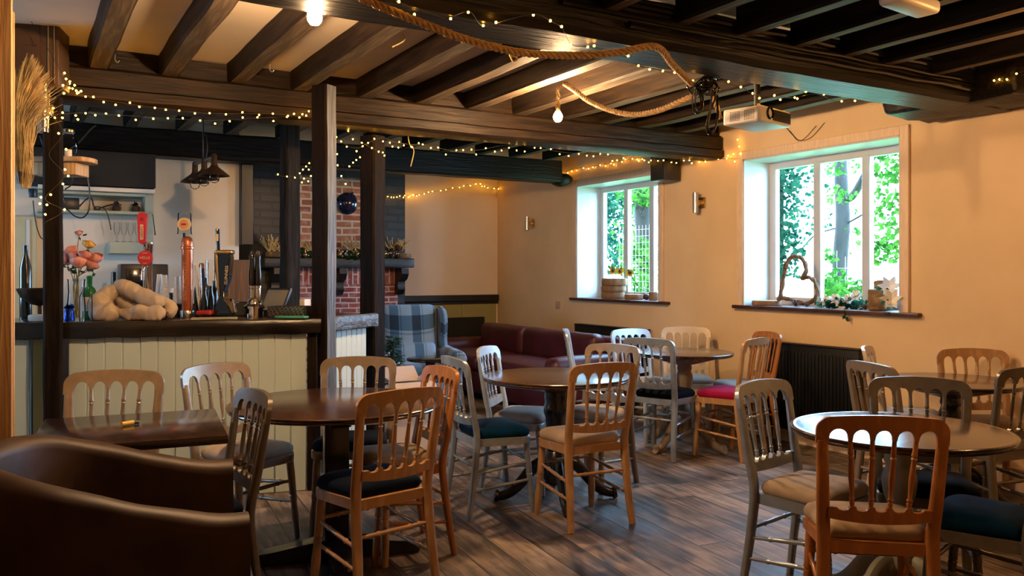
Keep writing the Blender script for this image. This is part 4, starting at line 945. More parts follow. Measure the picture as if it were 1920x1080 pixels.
# ---- cable bundle under the beam
cb = K('hanging_cable_bundle', 'tangle of black cables tied under the thick beam beside the projector', 'cables', 1322, 4.42, 2.30)
k = 4.42/F
def cpt(px, py, dy=0): return ((px-1322)*k, dy, CH+(HZ-py)*k-2.30)
for i in range(12):
    a = rnd.uniform(0,6.28); bm = BM(); cx, cz = cpt(1318+rnd.uniform(-16,22), 160+rnd.uniform(-12,10))[0::2]; R = rnd.uniform(.02,.05)
    tube(bm, catmull([(cx+R*math.cos(q*1.3+a)*(1+.2*math.sin(q)), rnd.uniform(-.04,.03), cz+R*.7*math.sin(q*1.3+a)) for q in range(7)], 5), .0045, 6); P('cable', bm, 'black_gloss', cb)
for pts in ([(1300,170),(1297,190),(1300,208),(1308,213),(1316,205),(1318,185),(1314,165)],[(1304,168),(1302,192),(1307,206),(1314,200),(1312,172)],[(1342,172),(1340,185),(1328,215),(1324,240),(1330,252),(1340,243),(1347,215),(1346,178)],[(1334,170),(1330,215),(1327,240),(1333,250),(1342,235),(1345,200),(1340,170)]):
    bm = BM(); tube(bm, catmull([cpt(x,y,-.02+.004*i) for i, (x, y) in enumerate(pts)], 6), .005, 6); P('cable_loop', bm, 'black_gloss', cb)
bm = BM(); rbox(bm, cpt(1328,168), (.05,.05,.07), .012); P('tape_wrap', bm, 'black', cb)
bm = BM(); rbox(bm, cpt(1302,174,.0), (.05,.035,.035), .012, 2, Matrix.Rotation(.6,4,'Y')); P('tape_wrap', bm, 'black', cb)
# ---- projector
pj = W(1.405,4.83); f_ = WD(.69,-.72); pr = thing('projector', 'white projector hung from the joists behind the thick beam', 'projector', (pj.x,pj.y,2.205), math.atan2(-f_.x,f_.y))
bm = BM(); rbox(bm, (0,0,.045), (.335,.24,.09), .012, 3); P('body', bm, 'offwhite', pr)
bm = BM(); lathe(bm, [(0,0),(.036,0),(.036,.012),(.030,.018),(.026,.006),(0,.004)], 24, align((.075,.114,.052),(.075,.2,.052))); P('lens', bm, 'black_gloss', pr)
bm = BM(); rbox(bm, (-.06,.119,.048), (.2,.006,.062), .002)
for q in range(5): rbox(bm, (-.06,.1225,.024+.012*q), (.19,.004,.003), 0)
P('grille', bm, 'black', pr)
bm = BM()
for sx_ in (-.04,.05):
    for a in range(6):
        for b in range(7): rbox(bm, (.1672,sx_-.03+a*.011,.02+b*.008), (.002,.007,.004), 0)
P('side_vent', bm, 'black', pr)
bm = BM(); rbox(bm, (.0,0,.10), (.12,.12,.02), .004); tube(bm, [(0,0,.1),(0,0,.37)], .018, 12); rbox(bm, (0,0,.36), (.12,.12,.015), .004); P('ceiling_mount', bm, 'black', pr)
for x, y in ((.14,.09),(-.14,.09)): bm = BM(); lathe(bm, [(0,.088),(.009,.088),(.009,.1),(0,.1)], 10, T((x,y,0))); P('foot_knob', bm, 'offwhite', pr)

# ---- speakers
sp = pX(1247,314,5.26); s1 = thing('wall_speaker', 'small black loudspeaker on the wall above the corner of the far window', 'speaker', (5.26,sp.y,sp.z-.125))
bm = BM(); rbox(bm, (0,0,.125), (.19,.21,.26), .012, 2); P('cabinet', bm, 'plastic_black', s1)
bm = BM(); rbox(bm, (-.098,0,.125), (.008,.18,.22), .004); P('grille', bm, 'black_matte', s1)
bm = BM(); rbox(bm, (.11,0,.13), (.045,.05,.1), .004); P('bracket', bm, 'black', s1)
s2 = K('wall_speaker', 'large dark brown loudspeaker high at the top of the fairy-lit post', 'speaker', 73, 4.62, CH+(HZ-166)*4.62/F, rz=.25)
bm = BM(); lbox(bm, -.125,.125,-.10,.12,0,.40,.008); P('cabinet', bm, 'pine_black', s2)
bm = BM(); lbox(bm, -.105,.03,-.108,-.098,.03,.385,.006)
for z in (.12,.21,.30): lbox(bm, -.10,.025,-.112,-.106,z-.002,z+.002,0)
P('louvred_front', bm, 'pine_black', s2)
bm = BM(); lbox(bm, .07,.078,-.108,-.098,.01,.39,.001); lbox(bm, .10,.106,-.108,-.098,.01,.39,.001); P('trim_strip', bm, 'brass', s2)

# ---- wheat bunch, chrome lamp, plank shelf on the left
wh = K('hanging_wheat_bunch', 'bunch of dried wheat and grass hanging beside the pine boards', 'dried flowers', 43, 4.22, CH+(HZ-345)*4.22/F)
kk = 4.22/F; wh.scale = (.66,.66,1); H = 235*kk
def tuft(n, x0, z0, h, r0, spread, m, nm, lean=0, curl=.0):
    bm = BM()
    for i in range(n):
        a = rnd.gauss(0,.5); b = rnd.gauss(0,.5); hh = h*rnd.uniform(.45,1)*(1-.22*abs(a)); pts = []
        for q in (0,.3,.6,.85,1): pts.append((x0+a*r0*(1+.5*math.sin(q*PI))+a*spread*q+lean*q*q+curl*max(0,q-.55)**2*(1+1.6*a)+rnd.uniform(-.004,.004), b*r0+b*spread*.6*q, z0+hh*q))
        c = catmull(pts, 2); w = rnd.uniform(.0008,.0019); tube(bm, c, [w*(.8+.6*(k_ > 4))*(1-.75*max(0,k_-6)/3) for k_ in range(len(c))], 4)
    P(nm, bm, m, wh)
tuft(1000, .0, .17, H-.14, .040, .02, 'straw', 'wheat_ears', .012, .28); tuft(420, -.008, .06, .42, .036, .02, 'straw', 'grass_stalks', -.01); tuft(150, .006, .0, .30, .030, .01, 'twig', 'dark_stalks', -.01); tuft(260, .02, -.02, .25, .022, .01, 'straw', 'short_ears', .015)
bm = BM(); lathe(bm, [(.040,.20),(.046,.21),(.046,.25),(.040,.26)], 18); P('binding', bm, 'twig', wh)
lm = K('wall_light', 'tall chrome cylinder wall light beside the wheat bunch', 'wall light', 81, 4.50, CH+(HZ-252)*4.55/F)
bm = BM(); lathe(bm, [(.026,0),(.032,.002),(.032,.258),(.026,.26),(.026,.25),(0,.25)], 28); P('cylinder', bm, 'chrome', lm); bm = BM(); lbox(bm, -.02,.02,.03,.07,.1,.16); P('bracket', bm, 'brass', lm)
ps = K('plank_shelf', 'round-ended wooden plank shelf fixed behind the fairy-lit post', 'shelf', 125, 5.0, CH+(HZ-306)*5.0/F)
k5 = 5.0/F
bm = BM(); prism(bm, [(-60*k5,-.10),(35*k5,-.10)]+[(35*k5+.055*math.sin(a*PI/8), -.0-.10*math.cos(a*PI/8)) for a in range(1,8)]+[(35*k5,.10),(-60*k5,.10)], .0, .028, .004); P('plank', bm, 'log_light', ps)
bm = BM(); lbox(bm, -55*k5,28*k5,-.07,.09,-.075,-.002,.004); P('box_below', bm, 'pine', ps)
gl = K('glass_lantern', 'clear glass globe lantern standing on the plank shelf', 'lantern', 128, 4.99, CH+(HZ-306)*5.0/F+.0285)
bm = BM(); lathe(bm, [(.03,0),(.05,.02),(.056,.06),(.05,.10),(.03,.12),(.034,.135),(.03,.15)], 24); P('globe', bm, 'glassware', gl); bm = BM(); lathe(bm, [(.032,.148),(.036,.152),(.036,.165),(.03,.17)], 20); P('rim', bm, 'chrome', gl); bm = BM(); lathe(bm, [(0,.004),(.02,.004),(.02,.05),(0,.05)], 12); P('candle', bm, 'offwhite', gl)
pl = K('hanging_plug_cable', 'black plug and dangling cable left of the fairy-lit post', 'cable', 62, 5.4, CH+(HZ-370)*5.4/F)
q5 = 5.4/F
bm = BM(); lbox(bm, -.02,.02,-.02,.02,.0,.055); P('plug', bm, 'plastic_black', pl)
bm = BM(); tube(bm, catmull([((x-62)*q5,-.0,(370-y)*q5) for x, y in ((62,376),(65,405),(70,430),(77,446),(86,448),(93,440))], 6), .0035, 6); P('cable', bm, 'plastic_black', pl)
cl = K('hanging_cable_tangle', 'black cables hanging from the plank shelf in front of the sage shelves', 'cable', 140, 5.35, CH+(HZ-410)*5.35/F)
for pts in (((75,255),(82,280),(78,300),(95,330),(110,345),(122,380)),((122,290),(140,292),(158,310),(166,340),(168,370),(166,395),(155,408),(140,405),(125,392)),((124,300),(136,320),(134,345),(122,355)),((122,285),(145,270),(170,243),(180,235))):
    bm = BM(); tube(bm, catmull([((x-140)*5.35/F, .0, (410-y)*5.35/F) for x, y in pts], 6), .0045, 6); P('cable', bm, 'plastic_black', cl)

# ---- triple pendant lamp over the bar
pn = K('pendant_light', 'unlit triple pendant lamp with brown metal cone shades over the bar', 'pendant lamp', 383, 6.25, CH+(HZ-301)*6.25/F, rz=-.97)
bm = BM(); tube(bm, [(-.28,0,.0),(.28,0,.0)], .011, 10); P('bar', bm, 'bronze', pn)
bm = BM(); tube(bm, [(-.03,0,0),(-.03,0,.36)], .005, 6); tube(bm, catmull([(.05,0,.0),(.09,.0,.08),(.06,0,.17),(.0,0,.2)],6), .004, 6); P('hanging_chain', bm, 'black', pn)
for x in (-.27,0,.27):
    bm = BM(); lathe(bm, [(.012,.02),(.02,.01),(.022,-.06),(.03,-.075),(.105,-.135),(.107,-.14),(.10,-.138),(.027,-.08),(.015,-.07)], 28, T((x,0,0))); sd = P('shade', bm, 'bronze_shade', pn)
    bm = BM(); lathe(bm, [(.012,-.075),(.018,-.10),(.033,-.135),(.036,-.155),(.03,-.178),(.012,-.19),(0,-.192)], 18, T((x,0,0))); me = finish('bulb', bm, 'glassware'); link('bulb', me, sd)

# ---- fairy lights
bulb_bm = BM(); sphere(bulb_bm, (0,0,0), .0052, 8, 6); bulb_me = finish('bulb', bulb_bm, 'bulb')
FL = []
def fairy(label, wires, bulbs, wm='wire'):
    """wires: lists of 3-D points; bulbs: 3-D points"""
    o0 = Vector(wires[0][0]); t = thing('fairy_light_string', label, 'fairy lights', o0, 0, 'strings of fairy lights'); FL.append(t)
    for w in wires:
        bm = BM(); tube(bm, [p-o0 for p in catmull(w, 6)], .0016, 5); P('wire', bm, wm, t)
    for b in bulbs[:95]:
        link('bulb', bulb_me, t, Vector(b)-o0)
def along(fn, pts, n, jit=7, seed=1):
    r = random.Random(seed); c = catmull([Vector((x,y,0)) for x, y in pts], 12); out = []
    for i in range(n):
        q = c[int((i+.5)/n*(len(c)-1))]; out.append(fn(q.x+r.uniform(-3,3), q.y+r.uniform(-jit*.4,jit)))
    return out
fA = lambda x, y: pY(x, y, 5.44); fB = lambda x, y: pY(x, y, 5.36)
w1 = [(118,145),(140,168),(165,182),(230,193),(300,203),(380,212),(470,213),(545,214),(582,206)]
w2 = [(90,215),(150,212),(210,215),(300,221),(390,226),(470,222),(550,217),(590,204),(626,198)]
fairy('warm fairy lights swagged along the beam over the bar front', [[fA(*p) for p in w1],[fB(*p) for p in w2]],
      along(fA, w1, 24, 6, 1)+along(fB, w2, 24, 7, 2)+[fB(x,y) for x,y in ((593,198),(600,206),(612,193),(606,210),(597,212),(622,196),(628,214),(586,206))])
pc = lambda x, y: pd(x, y, 4.46)
fairy('warm fairy lights wound down the black post beside the wheat bunch', [[pc(x,y) for x,y in ((62,20),(40,8))]+[pc(x,y) for x,y in ((118,140),(122,165),(95,205),(118,250),(92,290),(120,330),(85,372),(118,395),(80,420))]],
      [pc(x,y) for x,y in ((60,18),(33,5),(121,137),(124,148),(131,153),(130,165),(118,160),(143,170),(152,171),(140,160),(120,175),(100,203),(89,220),(117,221),(110,250),(146,224),(124,280),(118,345),(128,330),(122,318),(95,365),(77,370),(75,382),(88,384),(85,402),(121,393))])
pe = lambda x, y: pY(x, y, 5.70); pg = lambda x, y: pY(x, y, 6.3)
w3 = [(626,218),(650,245),(680,268),(712,285),(722,288)]; w4 = [(628,255),(645,270),(670,278),(690,268),(718,258),(740,266),(790,274)]
fairy('warm fairy lights looped between the bar posts beside the bare brick', [[pe(*p) for p in w3],[pe(*p) for p in w4],[pg(*p) for p in ((515,328),(540,331),(562,326),(578,305))]],
      along(pe, w3, 9, 5, 3)+along(pe, w4, 11, 8, 4)+[pe(x,y) for x,y in ((633,310),(655,312),(662,305),(668,300),(675,295),(640,330),(648,345),(632,289))]+[pg(x,y) for x,y in ((521,327),(538,331),(553,333),(562,325),(568,318),(574,312),(580,306),(570,335),(578,340),(566,342),(579,318),(583,330))])
w5 = [(715,262),(760,270),(800,272),(850,283),(900,281),(950,272),(1000,277),(1060,286),(1110,290),(1150,294),(1190,290)]
ph = lambda x, y: pY(x, y, 5.80)
fairy('warm fairy lights hung under the far side of the bar front beam', [[ph(*p) for p in w5]], along(ph, w5, 34, 10, 5))
px_ = lambda x, y: pX(x, y, 5.13 if 1195 < x < 1300 else 5.36)
w6 = [(1042,333),(1070,318),(1110,312),(1150,305),(1190,297),(1205,297),(1240,302),(1290,302),(1310,299),(1330,297),(1384,298)]
fairy('warm fairy lights strung along the top of the window wall', [[px_(*p) for p in w6]], along(px_, w6, 40, 6, 6)+[px_(x,y) for x,y in ((1383,262),(1386,275),(1375,289),(1388,288),(1365,292))])
pk = lambda x, y: pY(x, y, 9.52 if x > 768 else 8.93)
w7 = [(716,370),(745,369),(764,367),(776,366),(800,362),(845,353),(888,345),(915,350),(945,356),(975,355),(1005,349),(1030,341)]
fairy('warm fairy lights swagged across the cream wall over the armchair', [[pk(*p) for p in w7]], along(pk, w7, 44, 3, 7))
# on the thick beam: under its near edge, its underside, and its far side
pu = lambda x, y: pz(x, y, 2.372)
w8 = [(742,2),(790,20),(838,33),(880,22),(905,48),(960,35),(1005,26),(1033,40),(1053,52),(1072,84),(1103,88),(1150,96),(1178,106)]
fairy('warm fairy lights tacked under the thick beam along the draped rope', [[pu(*p) for p in w8],[pY(*p,3.30) for p in ((1178,106),(1197,123),(1243,133),(1300,150))]],
      [pu(x,y) for x,y in ((748,3),(777,27),(845,35),(878,23),(906,48),(930,42),(1000,28),(1032,39),(1053,50),(1070,83),(1102,88),(1114,86),(1178,105))]+[pY(x,y,3.31) for x,y in ((1197,123),(1218,130),(1243,133),(1265,136),(1299,151))])
w9 = [(1352,128),(1362,155),(1390,163),(1412,176),(1450,181),(1490,183),(1530,176),(1565,189),(1600,190)]
pv = lambda x, y: pY(x, y, 3.32)
fairy('warm fairy lights hanging behind the thick beam over the projector', [[pv(*p) for p in w9]], [pv(x,y) for x,y in ((1354,134),(1366,153),(1389,163),(1411,175),(1424,184),(1452,179),(1463,187),(1490,183),(1495,185),(1511,172),(1545,177),(1559,162),(1578,190),(1603,189))])
pw = lambda x, y: pX(x, y, 4.86)
fairy('short run of fairy lights at the wall end of the thick beam', [[pw(x,y) for x,y in ((1858,152),(1875,149),(1890,149),(1907,138),(1918,134))]], [pw(x,y) for x,y in ((1864,151),(1874,149),(1888,149),(1906,138))])

# ---- raffia ties, hooks, emergency lights
for i, (pts, l) in enumerate((([(755,62),(760,72),(752,80),(736,88)],'raffia tie hanging from the joist near the first bulb'),([(765,255),(768,270),(776,282),(773,300),(770,312)],'pale raffia tie hanging below the bar front beam beside the white fitting'),([(955,100),(962,115),(970,108),(955,104)],'raffia tie below the draped rope'))):
    fn = (lambda x, y: pY(x, y, 4.2)) if i == 0 else (lambda x, y: pY(x, y, 5.84)) if i == 1 else (lambda x, y: pY(x, y, 3.2))
    bm = BM(); tube(bm, catmull([fn(*p) for p in pts], 6), .004, 5); solo('hanging_raffia_tie', bm, 'straw', l, 'tie', 'raffia ties')
for (x, y, zt), l in zip(((506,126,2.565),(216,108,2.565)), ('small hook under the third joist beside the bar','small hook with a cord under the joist beside the speaker')):
    p = pz(x, y+4, zt-.02); bm = BM(); tube(bm, catmull([(p.x,p.y,zt+.01),(p.x,p.y,zt-.02),(p.x+.012,p.y,zt-.033),(p.x+.022,p.y,zt-.022)], 5), .003, 6); solo('ceiling_hook', bm, 'steel', l, 'hook', 'ceiling hooks')
e1 = pY(809,284,6.1); el = thing('ceiling_emergency_light', 'white emergency light box under the joists behind the bar front beam', 'light fitting', (e1.x,e1.y,2.49), 0)
bm = BM(); rbox(bm, (0,0,.045), (.10,.26,.075), .02, 3); P('housing', bm, 'offwhite', el); bm = BM(); sphere(bm, (.02,-.128,.05), .006, 8, 6); P('indicator', bm, 'amber', el)
e2 = pz(1706,6,2.47); el = thing('ceiling_emergency_light', 'white light fitting on the black joists at the top of the picture', 'light fitting', (e2.x,e2.y,2.44), .1)
bm = BM(); rbox(bm, (0,0,.03), (.30,.11,.058), .02, 3); P('housing', bm, 'offwhite', el)

# ---- wall lights, socket, wire
for px, py, h, l in ((988,419,.155,'brass cylinder wall light near the far corner'),(1304,380,.185,'brass cylinder wall light between the two windows')):
    c = pX(px, py, 5.31); w_ = thing('wall_light', l, 'wall light', (5.31,c.y,c.z-h/2), 0)
    bm = BM(); lathe(bm, [(.02,0),(.026,.001),(.026,h-.001),(.02,h),(.02,h-.01),(0,h-.01)], 24); P('cylinder', bm, 'steel', w_)
    bm = BM(); rbox(bm, (.045,0,h/2), (.07,.03,.05), .004); P('arm', bm, 'brass', w_); bm = BM(); rbox(bm, (.0715,-.01,h/2), (.014,.085,.10), .004); P('backplate', bm, 'brass', w_)
c = pX(1046,572,5.385); so = thing('wall_socket', 'square wall socket plate on the cream wall above the sofa', 'socket', (5.384,c.y,c.z-.045))
bm = BM(); rbox(bm, (0,0,.045), (.01,.088,.088), .004); P('plate', bm, 'socket', so); bm = BM(); rbox(bm, (-.006,0,.045), (.004,.03,.03), .002); P('rocker', bm, 'socket', so)
wr = thing('loose_wire', 'loose dark wires looping on the wall above the near window', 'wire', pX(1475,236,5.375))
for pts in (((1472,237),(1485,252),(1497,264),(1510,258),(1530,236)),((1480,245),(1497,262),(1520,258),(1546,230))):
    o0 = wr.location; bm = BM(); tube(bm, [Vector(p)-o0 for p in catmull([pX(x,y,5.38) for x,y in pts], 6)], .0022, 5); P('wire', bm, 'wire', wr)

# ---- radiators
for y0, y1, l in ((4.02,4.92,'black ribbed radiator under the near window'),(6.46,7.66,'black radiator behind the sofa under the far window')):
    rd = thing('radiator', l, 'radiator', (5.30,(y0+y1)/2,.12)); w = y1-y0; h = .68
    bm = BM(); rbox(bm, (0,0,h/2), (.06,w,h), .008)
    n = int(w/.034)
    for i in range(n): rbox(bm, (-.032,-w/2+.02+(w-.04)*(i+.5)/n,h/2-.01), (.014,.017,h-.09), .006, 2)
    P('panel', bm, 'radiator', rd)
    bm = BM(); rbox(bm, (.01,0,h+.004), (.09,w,.012), .003); P('top_grille', bm, 'radiator', rd)
    for yy in (-w/2+.05, w/2-.05): bm = BM(); tube(bm, [(0,yy,.0),(0,yy,-.119)], .009, 8); P('pipe', bm, 'radiator', rd)
    for yy in (-w/4, w/4): bm = BM(); rbox(bm, (.055,yy,h/2), (.05,.04,.4), 0); P('wall_bracket', bm, 'radiator', rd)

# ---- balloon
bc = pd(650,382,7.35); r = 21*7.35/F; ba = thing('hanging_balloon', 'dark navy balloon hanging between the bar posts', 'balloon', (bc.x,bc.y,bc.z), 0)
bm = BM(); lathe(bm, [(0,-r*.98)]+[(r*math.sin(a*PI/14)*(1 if a < 8 else 1-.02*(a-7)), -r*math.cos(a*PI/14)*(1 if a < 8 else 1.06)) for a in range(1,14)]+[(.006,r*1.08),(.012,r*1.16),(0,r*1.16)], 28); bmesh.ops.rotate(bm, cent=(0,0,0), matrix=Matrix.Rotation(.5,3,'Y'), verts=bm.verts[:]); P('envelope', bm, 'balloon', ba)
bm = BM(); tube(bm, catmull([(.04,0,r*1.0),(.05,.02,r*1.6),(.02,.2,2.365-bc.z)],6), .0015, 5); P('string', bm, 'wire', ba)
# ------------------------------------------------------------------ window sills
ZS = 1.0915
def log_round(name, label, px, X, r, h, z=ZS, sx=1.0, group=None, cat='log slice'):
    c = pX(px, 560, X); t = thing(name, label, cat, (X, c.y, z), rnd.random(), group)
    bm = BM(); n = 26; R = [r*(1+.06*math.sin(3*a*2*PI/n)+rnd.uniform(-.03,.03)) for a in range(n)]; A = []
    for zz, s in ((0,.96),(h*.08,1),(h*.5,1.02),(h*.92,1),(h,.95)): A.append([bm.verts.new((R[a]*s*math.cos(2*PI*a/n), R[a]*s*sx*math.sin(2*PI*a/n), zz)) for a in range(n)])
    for q, w in zip(A, A[1:]):
        for a in range(n): bm.faces.new((q[a], q[(a+1)%n], w[(a+1)%n], w[a]))
    bm.faces.new(A[0][::-1]); P('bark', bm, 'bark_brown', t)
    bm = BM(); lathe(bm, [(r*.9,h-.002),(r*.9,h+.0005),(0,h+.0005)], 24); bmesh.ops.scale(bm, vec=(1,sx,1), verts=bm.verts[:]); P('cut_face', bm, 'log_light', t)
    return t
kw = 9.1/F
for i, h in enumerate((.072,.066,.075)):
    log_round('log_slice', ['dark log slice at the bottom of the stack on the far window sill','middle log slice of the stack on the far window sill','topmost log slice of the stack on the far window sill'][i], 1151+[-1,0,2][i], 5.53, .125+.004*i, h, ZS+[0,.0735,.141][i], 1.0, 'stacked log slices')
log_round('log_slice', 'wide low log slice beside the stack on the far window sill', 1188, 5.475, .095, .055)
log_round('log_block', 'small log block at the near end of the far window sill', 1225, 5.46, .042, .085)
c = pX(1212,553,5.47); bm = BM(); sphere(bm, (0,0,.033), .034, 14, 10); jitter(bm, .004, 30); bmesh.ops.translate(bm, verts=bm.verts[:], vec=(5.47,c.y,ZS)); solo('dried_flower_head', bm, 'burgundy', 'dark red dried flower head on the far window sill', 'flower')
def petals(bm, c, n, r, w, tilt, nrm=Vector((0,0,1))):
    q = nrm.to_track_quat('Z','Y').to_matrix()
    for i in range(n):
        a = 2*PI*i/n+rnd.uniform(-.1,.1); d = Vector((math.cos(a), math.sin(a), tilt)); s = Vector((-math.sin(a), math.cos(a), 0))*w
        pts = [Vector((0,0,0)), d*r*.5+s, d*r, d*r*.5-s]; bm.faces.new([bm.verts.new(c+q @ p) for p in pts])
def leafy(bm, c, n, R, size, flat=1.0):
    for i in range(n):
        p = Vector((rnd.gauss(0,1), rnd.gauss(0,1), rnd.gauss(0,1)*flat)); p = p*R/1.6+c
        d = Vector((rnd.uniform(-1,1), rnd.uniform(-1,1), rnd.uniform(-.6,.9))).normalized()*size*rnd.uniform(.6,1.2); s = d.cross(Vector((rnd.uniform(-1,1), rnd.uniform(-1,1), rnd.uniform(-1,1)))).normalized()*size*.33
        bm.faces.new([bm.verts.new(x) for x in (p, p+d*.45+s, p+d, p+d*.45-s)])
# jar of sunflowers
c = pX(1181,540,5.52); jr = thing('glass_jar', 'clear glass jar behind the low log slice on the far window sill', 'jar', (5.645,c.y,ZS))
bm = BM(); lathe(bm, [(0,0),(.05,0),(.055,.01),(.055,.13),(.04,.155),(.042,.18)], 24); P('jar', bm, 'glassware', jr)
for i, (px, py, h, l) in enumerate(((1150,508,.0,'large sunflower over the log stack on the far window sill'),(1181,512,.0,'second sunflower standing in the glass jar'),(1163,509,.0,'small drooping sunflower in front of the log stack'))):
    p = pX(px, py, (5.47,5.60,5.58)[i]); t = thing('sunflower', l, 'flower', p, 0, 'sunflowers on the far window sill'); nr = Vector((-.8,-.45,.35)).normalized()
    bm = BM(); petals(bm, Vector((0,0,0)), 16, .055, .011, .15, nr); petals(bm, Vector((-.003,0,0)), 13, .045, .010, .3, nr); P('petals', bm, 'sunflower', t, smooth=False)
    bm = BM(); sphere(bm, nr*.006, .022, 12, 8, (.8,1,1)); P('flower_centre', bm, 'cone', t)
    bm = BM(); tube(bm, catmull([(0,0,0),(.03,.01,-.03),(.045,.0,-.055) if i != 1 else (5.645-p.x,c.y-p.y,-.16)],4), .004, 6); P('stem', bm, 'leaf', t)
    bm = BM(); leafy(bm, Vector((.02,0,.0)), 12, .03, .05); P('leaves', bm, 'leaf', t, smooth=False)
# near window sill
def heart():
    pts = []
    for k in range(72):
        t = 2*PI*k/72; x = 16*math.sin(t)**3; z = 13*math.cos(t)-5*math.cos(2*t)-2*math.cos(3*t)-math.cos(4*t); pts.append(Vector((x/34, z/34)))
    return pts
hc = pX(1494,528,5.54); hw = thing('heart_wreath', 'twisted twig heart wreath leaning in the near window', 'wreath', (5.54,hc.y,ZS))
hp = heart(); ang = math.radians(-54); k_ = .455
H3 = [Vector((.03*(p.y*math.cos(ang)+p.x*math.sin(ang)), -(p.x*math.cos(ang)-p.y*math.sin(ang))*k_, (p.y*math.cos(ang)+p.x*math.sin(ang))*k_)) for p in hp]
mz = min(p.z for p in H3); H3 = [p+Vector((0,0,.026-mz)) for p in H3]
bm = BM()
for j in range(7):
    ph_ = rnd.random()*6; n = len(H3); tube(bm, [H3[i % n]+Vector((math.cos(i*.42*(1+.1*j)+ph_), math.sin(i*.5+ph_), math.sin(i*.42*(1+.1*j)+ph_)))*.010 for i in range(n)], [.0085+.003*math.sin(i*.9+j) for i in range(n)], 5, closed=True)
for j in range(40):
    p = H3[rnd.randrange(72)]; d = Vector((rnd.uniform(-1,1),rnd.uniform(-1,1),rnd.uniform(-.4,1))).normalized()*.035; tube(bm, [p, p+d], [.002,.001], 4)
P('twisted_twigs', bm, 'twig', hw)
log_round('log_slice', 'flat log slice at the far end of the near window sill', 1437, 5.50, .115, .04)
for px, X, r, l in ((1492,5.435,.028,'dark pine cone under the heart wreath'),(1622,5.42,.022,'dark pine cone beside the two log blocks on the near sill'),(1513,5.48,.02,'small pine cone beside the heart wreath')):
    c = pX(px, 570, X); t = thing('pine_cone', l, 'pine cone', (X,c.y,ZS), 0, 'pine cones on the near window sill'); bm = BM(); sphere(bm, (0,0,r), r*.6, 10, 8, (1,1,1.5))
    for i in range(40):
        a = i*2.4; z = r*(.15+1.7*i/40); rr = r*math.sqrt(max(.05, 1-((z-r)/r)**2)); p = Vector((rr*math.cos(a), rr*math.sin(a), z)); s = Vector((-math.sin(a), math.cos(a), 0))*r*.28
        bm.faces.new([bm.verts.new(v) for v in (p*.7+Vector((0,0,z*.3)), p+s, p*1.1+Vector((0,0,r*.15)), p-s)])
    P('cone', bm, 'cone', t, smooth=False)
gd = thing('flower_garland', 'artificial garland of white flowers and grey green leaves along the near sill', 'garland', (5.50,4.6,ZS))
bm = BM()
ya, yb_ = pX(1545,570,5.5).y, pX(1615,570,5.5).y
for i in range(26): 
    y = ya+(yb_-ya)*i/25-4.6; leafy(bm, Vector((rnd.uniform(-.05,.06), y, .035)), 9, .035, .05, .6)
P('leaves', bm, 'leaf_blue', gd, smooth=False)
bm = BM(); tube(bm, catmull([(rnd.uniform(-.02,.02), ya+(yb_-ya)*i/8-4.6, .02) for i in range(9)],4), .004, 5); P('vine', bm, 'stem', gd)
for px, py in ((1550,566),(1566,562),(1578,585),(1605,555),(1590,563),(1576,568)):
    p = pX(px, py, 5.42 if py > 580 else 5.47); fl = BM(); c = p-Vector((5.50,4.6,ZS)); c.z = max(c.z, .025) if py < 580 else c.z
    for rr, tl in ((.05,.2),(.042,.7),(.03,1.4)): petals(fl, c, 6, rr, .02, tl, Vector((-.7,-.3,.6)).normalized())
    P('flower', fl, 'petal_white', gd, smooth=False)
bm = BM(); p = pX(1583,600,5.335)-gd.location; tube(bm, catmull([(-.08,p.y,.02),(-.155,p.y,.01),(-.165,p.y,-.06)],4), .003, 5); leafy(bm, Vector((-.165,p.y,-.05)), 8, .02, .04); P('hanging_sprig', bm, 'leaf_blue', gd, smooth=False)
def candle_log(px, X, w, z0, h, l):
    c = pX(px, 560, X); t = thing('log_block', l, 'log block', (X,c.y,z0), .3, 'square log blocks'); bm = BM(); rbox(bm, (0,0,h/2), (w,w,h), .012, 3); bmesh.ops.subdivide_edges(bm, edges=bm.edges[:], cuts=2, use_grid_fill=True); jitter(bm, .006, 14, px); P('bark', bm, 'log', t); bm = BM(); rbox(bm, (0,0,h+.0005), (w*.8,w*.8,.003), .001); P('cut_face', bm, 'log_light', t)
candle_log(1648, 5.46, .12, ZS, .155, 'large front log block at the near end of the near sill')
candle_log(1656, 5.60, .11, ZS, .22, 'tall rear log block at the near end of the near sill')
for px, py, l in ((1668,538,'upper white lily leaning on the log blocks'),(1672,562,'lower white lily leaning on the log blocks')):
    p = pX(px, py, 5.355+.06*(py < 550)); t = thing('white_lily', l, 'flower', p, 0, 'white lilies'); bm = BM()
    for rr, tl, w in ((.085,.5,.022),(.07,.9,.02)): petals(bm, Vector((0,0,0)), 6, rr, w, tl, Vector((-.75,-.5,.3)).normalized())
    P('petals', bm, 'petal_white', t, smooth=False); bm = BM(); tube(bm, catmull([(0,0,0),(-.01,.03,-.04),(-.01,.02,max(ZS-p.z+.01,-.07))],4), .004, 5); leafy(bm, Vector((-.02,.02,-.04)), 8, .025, .05); P('stem', bm, 'leaf_dark', t)

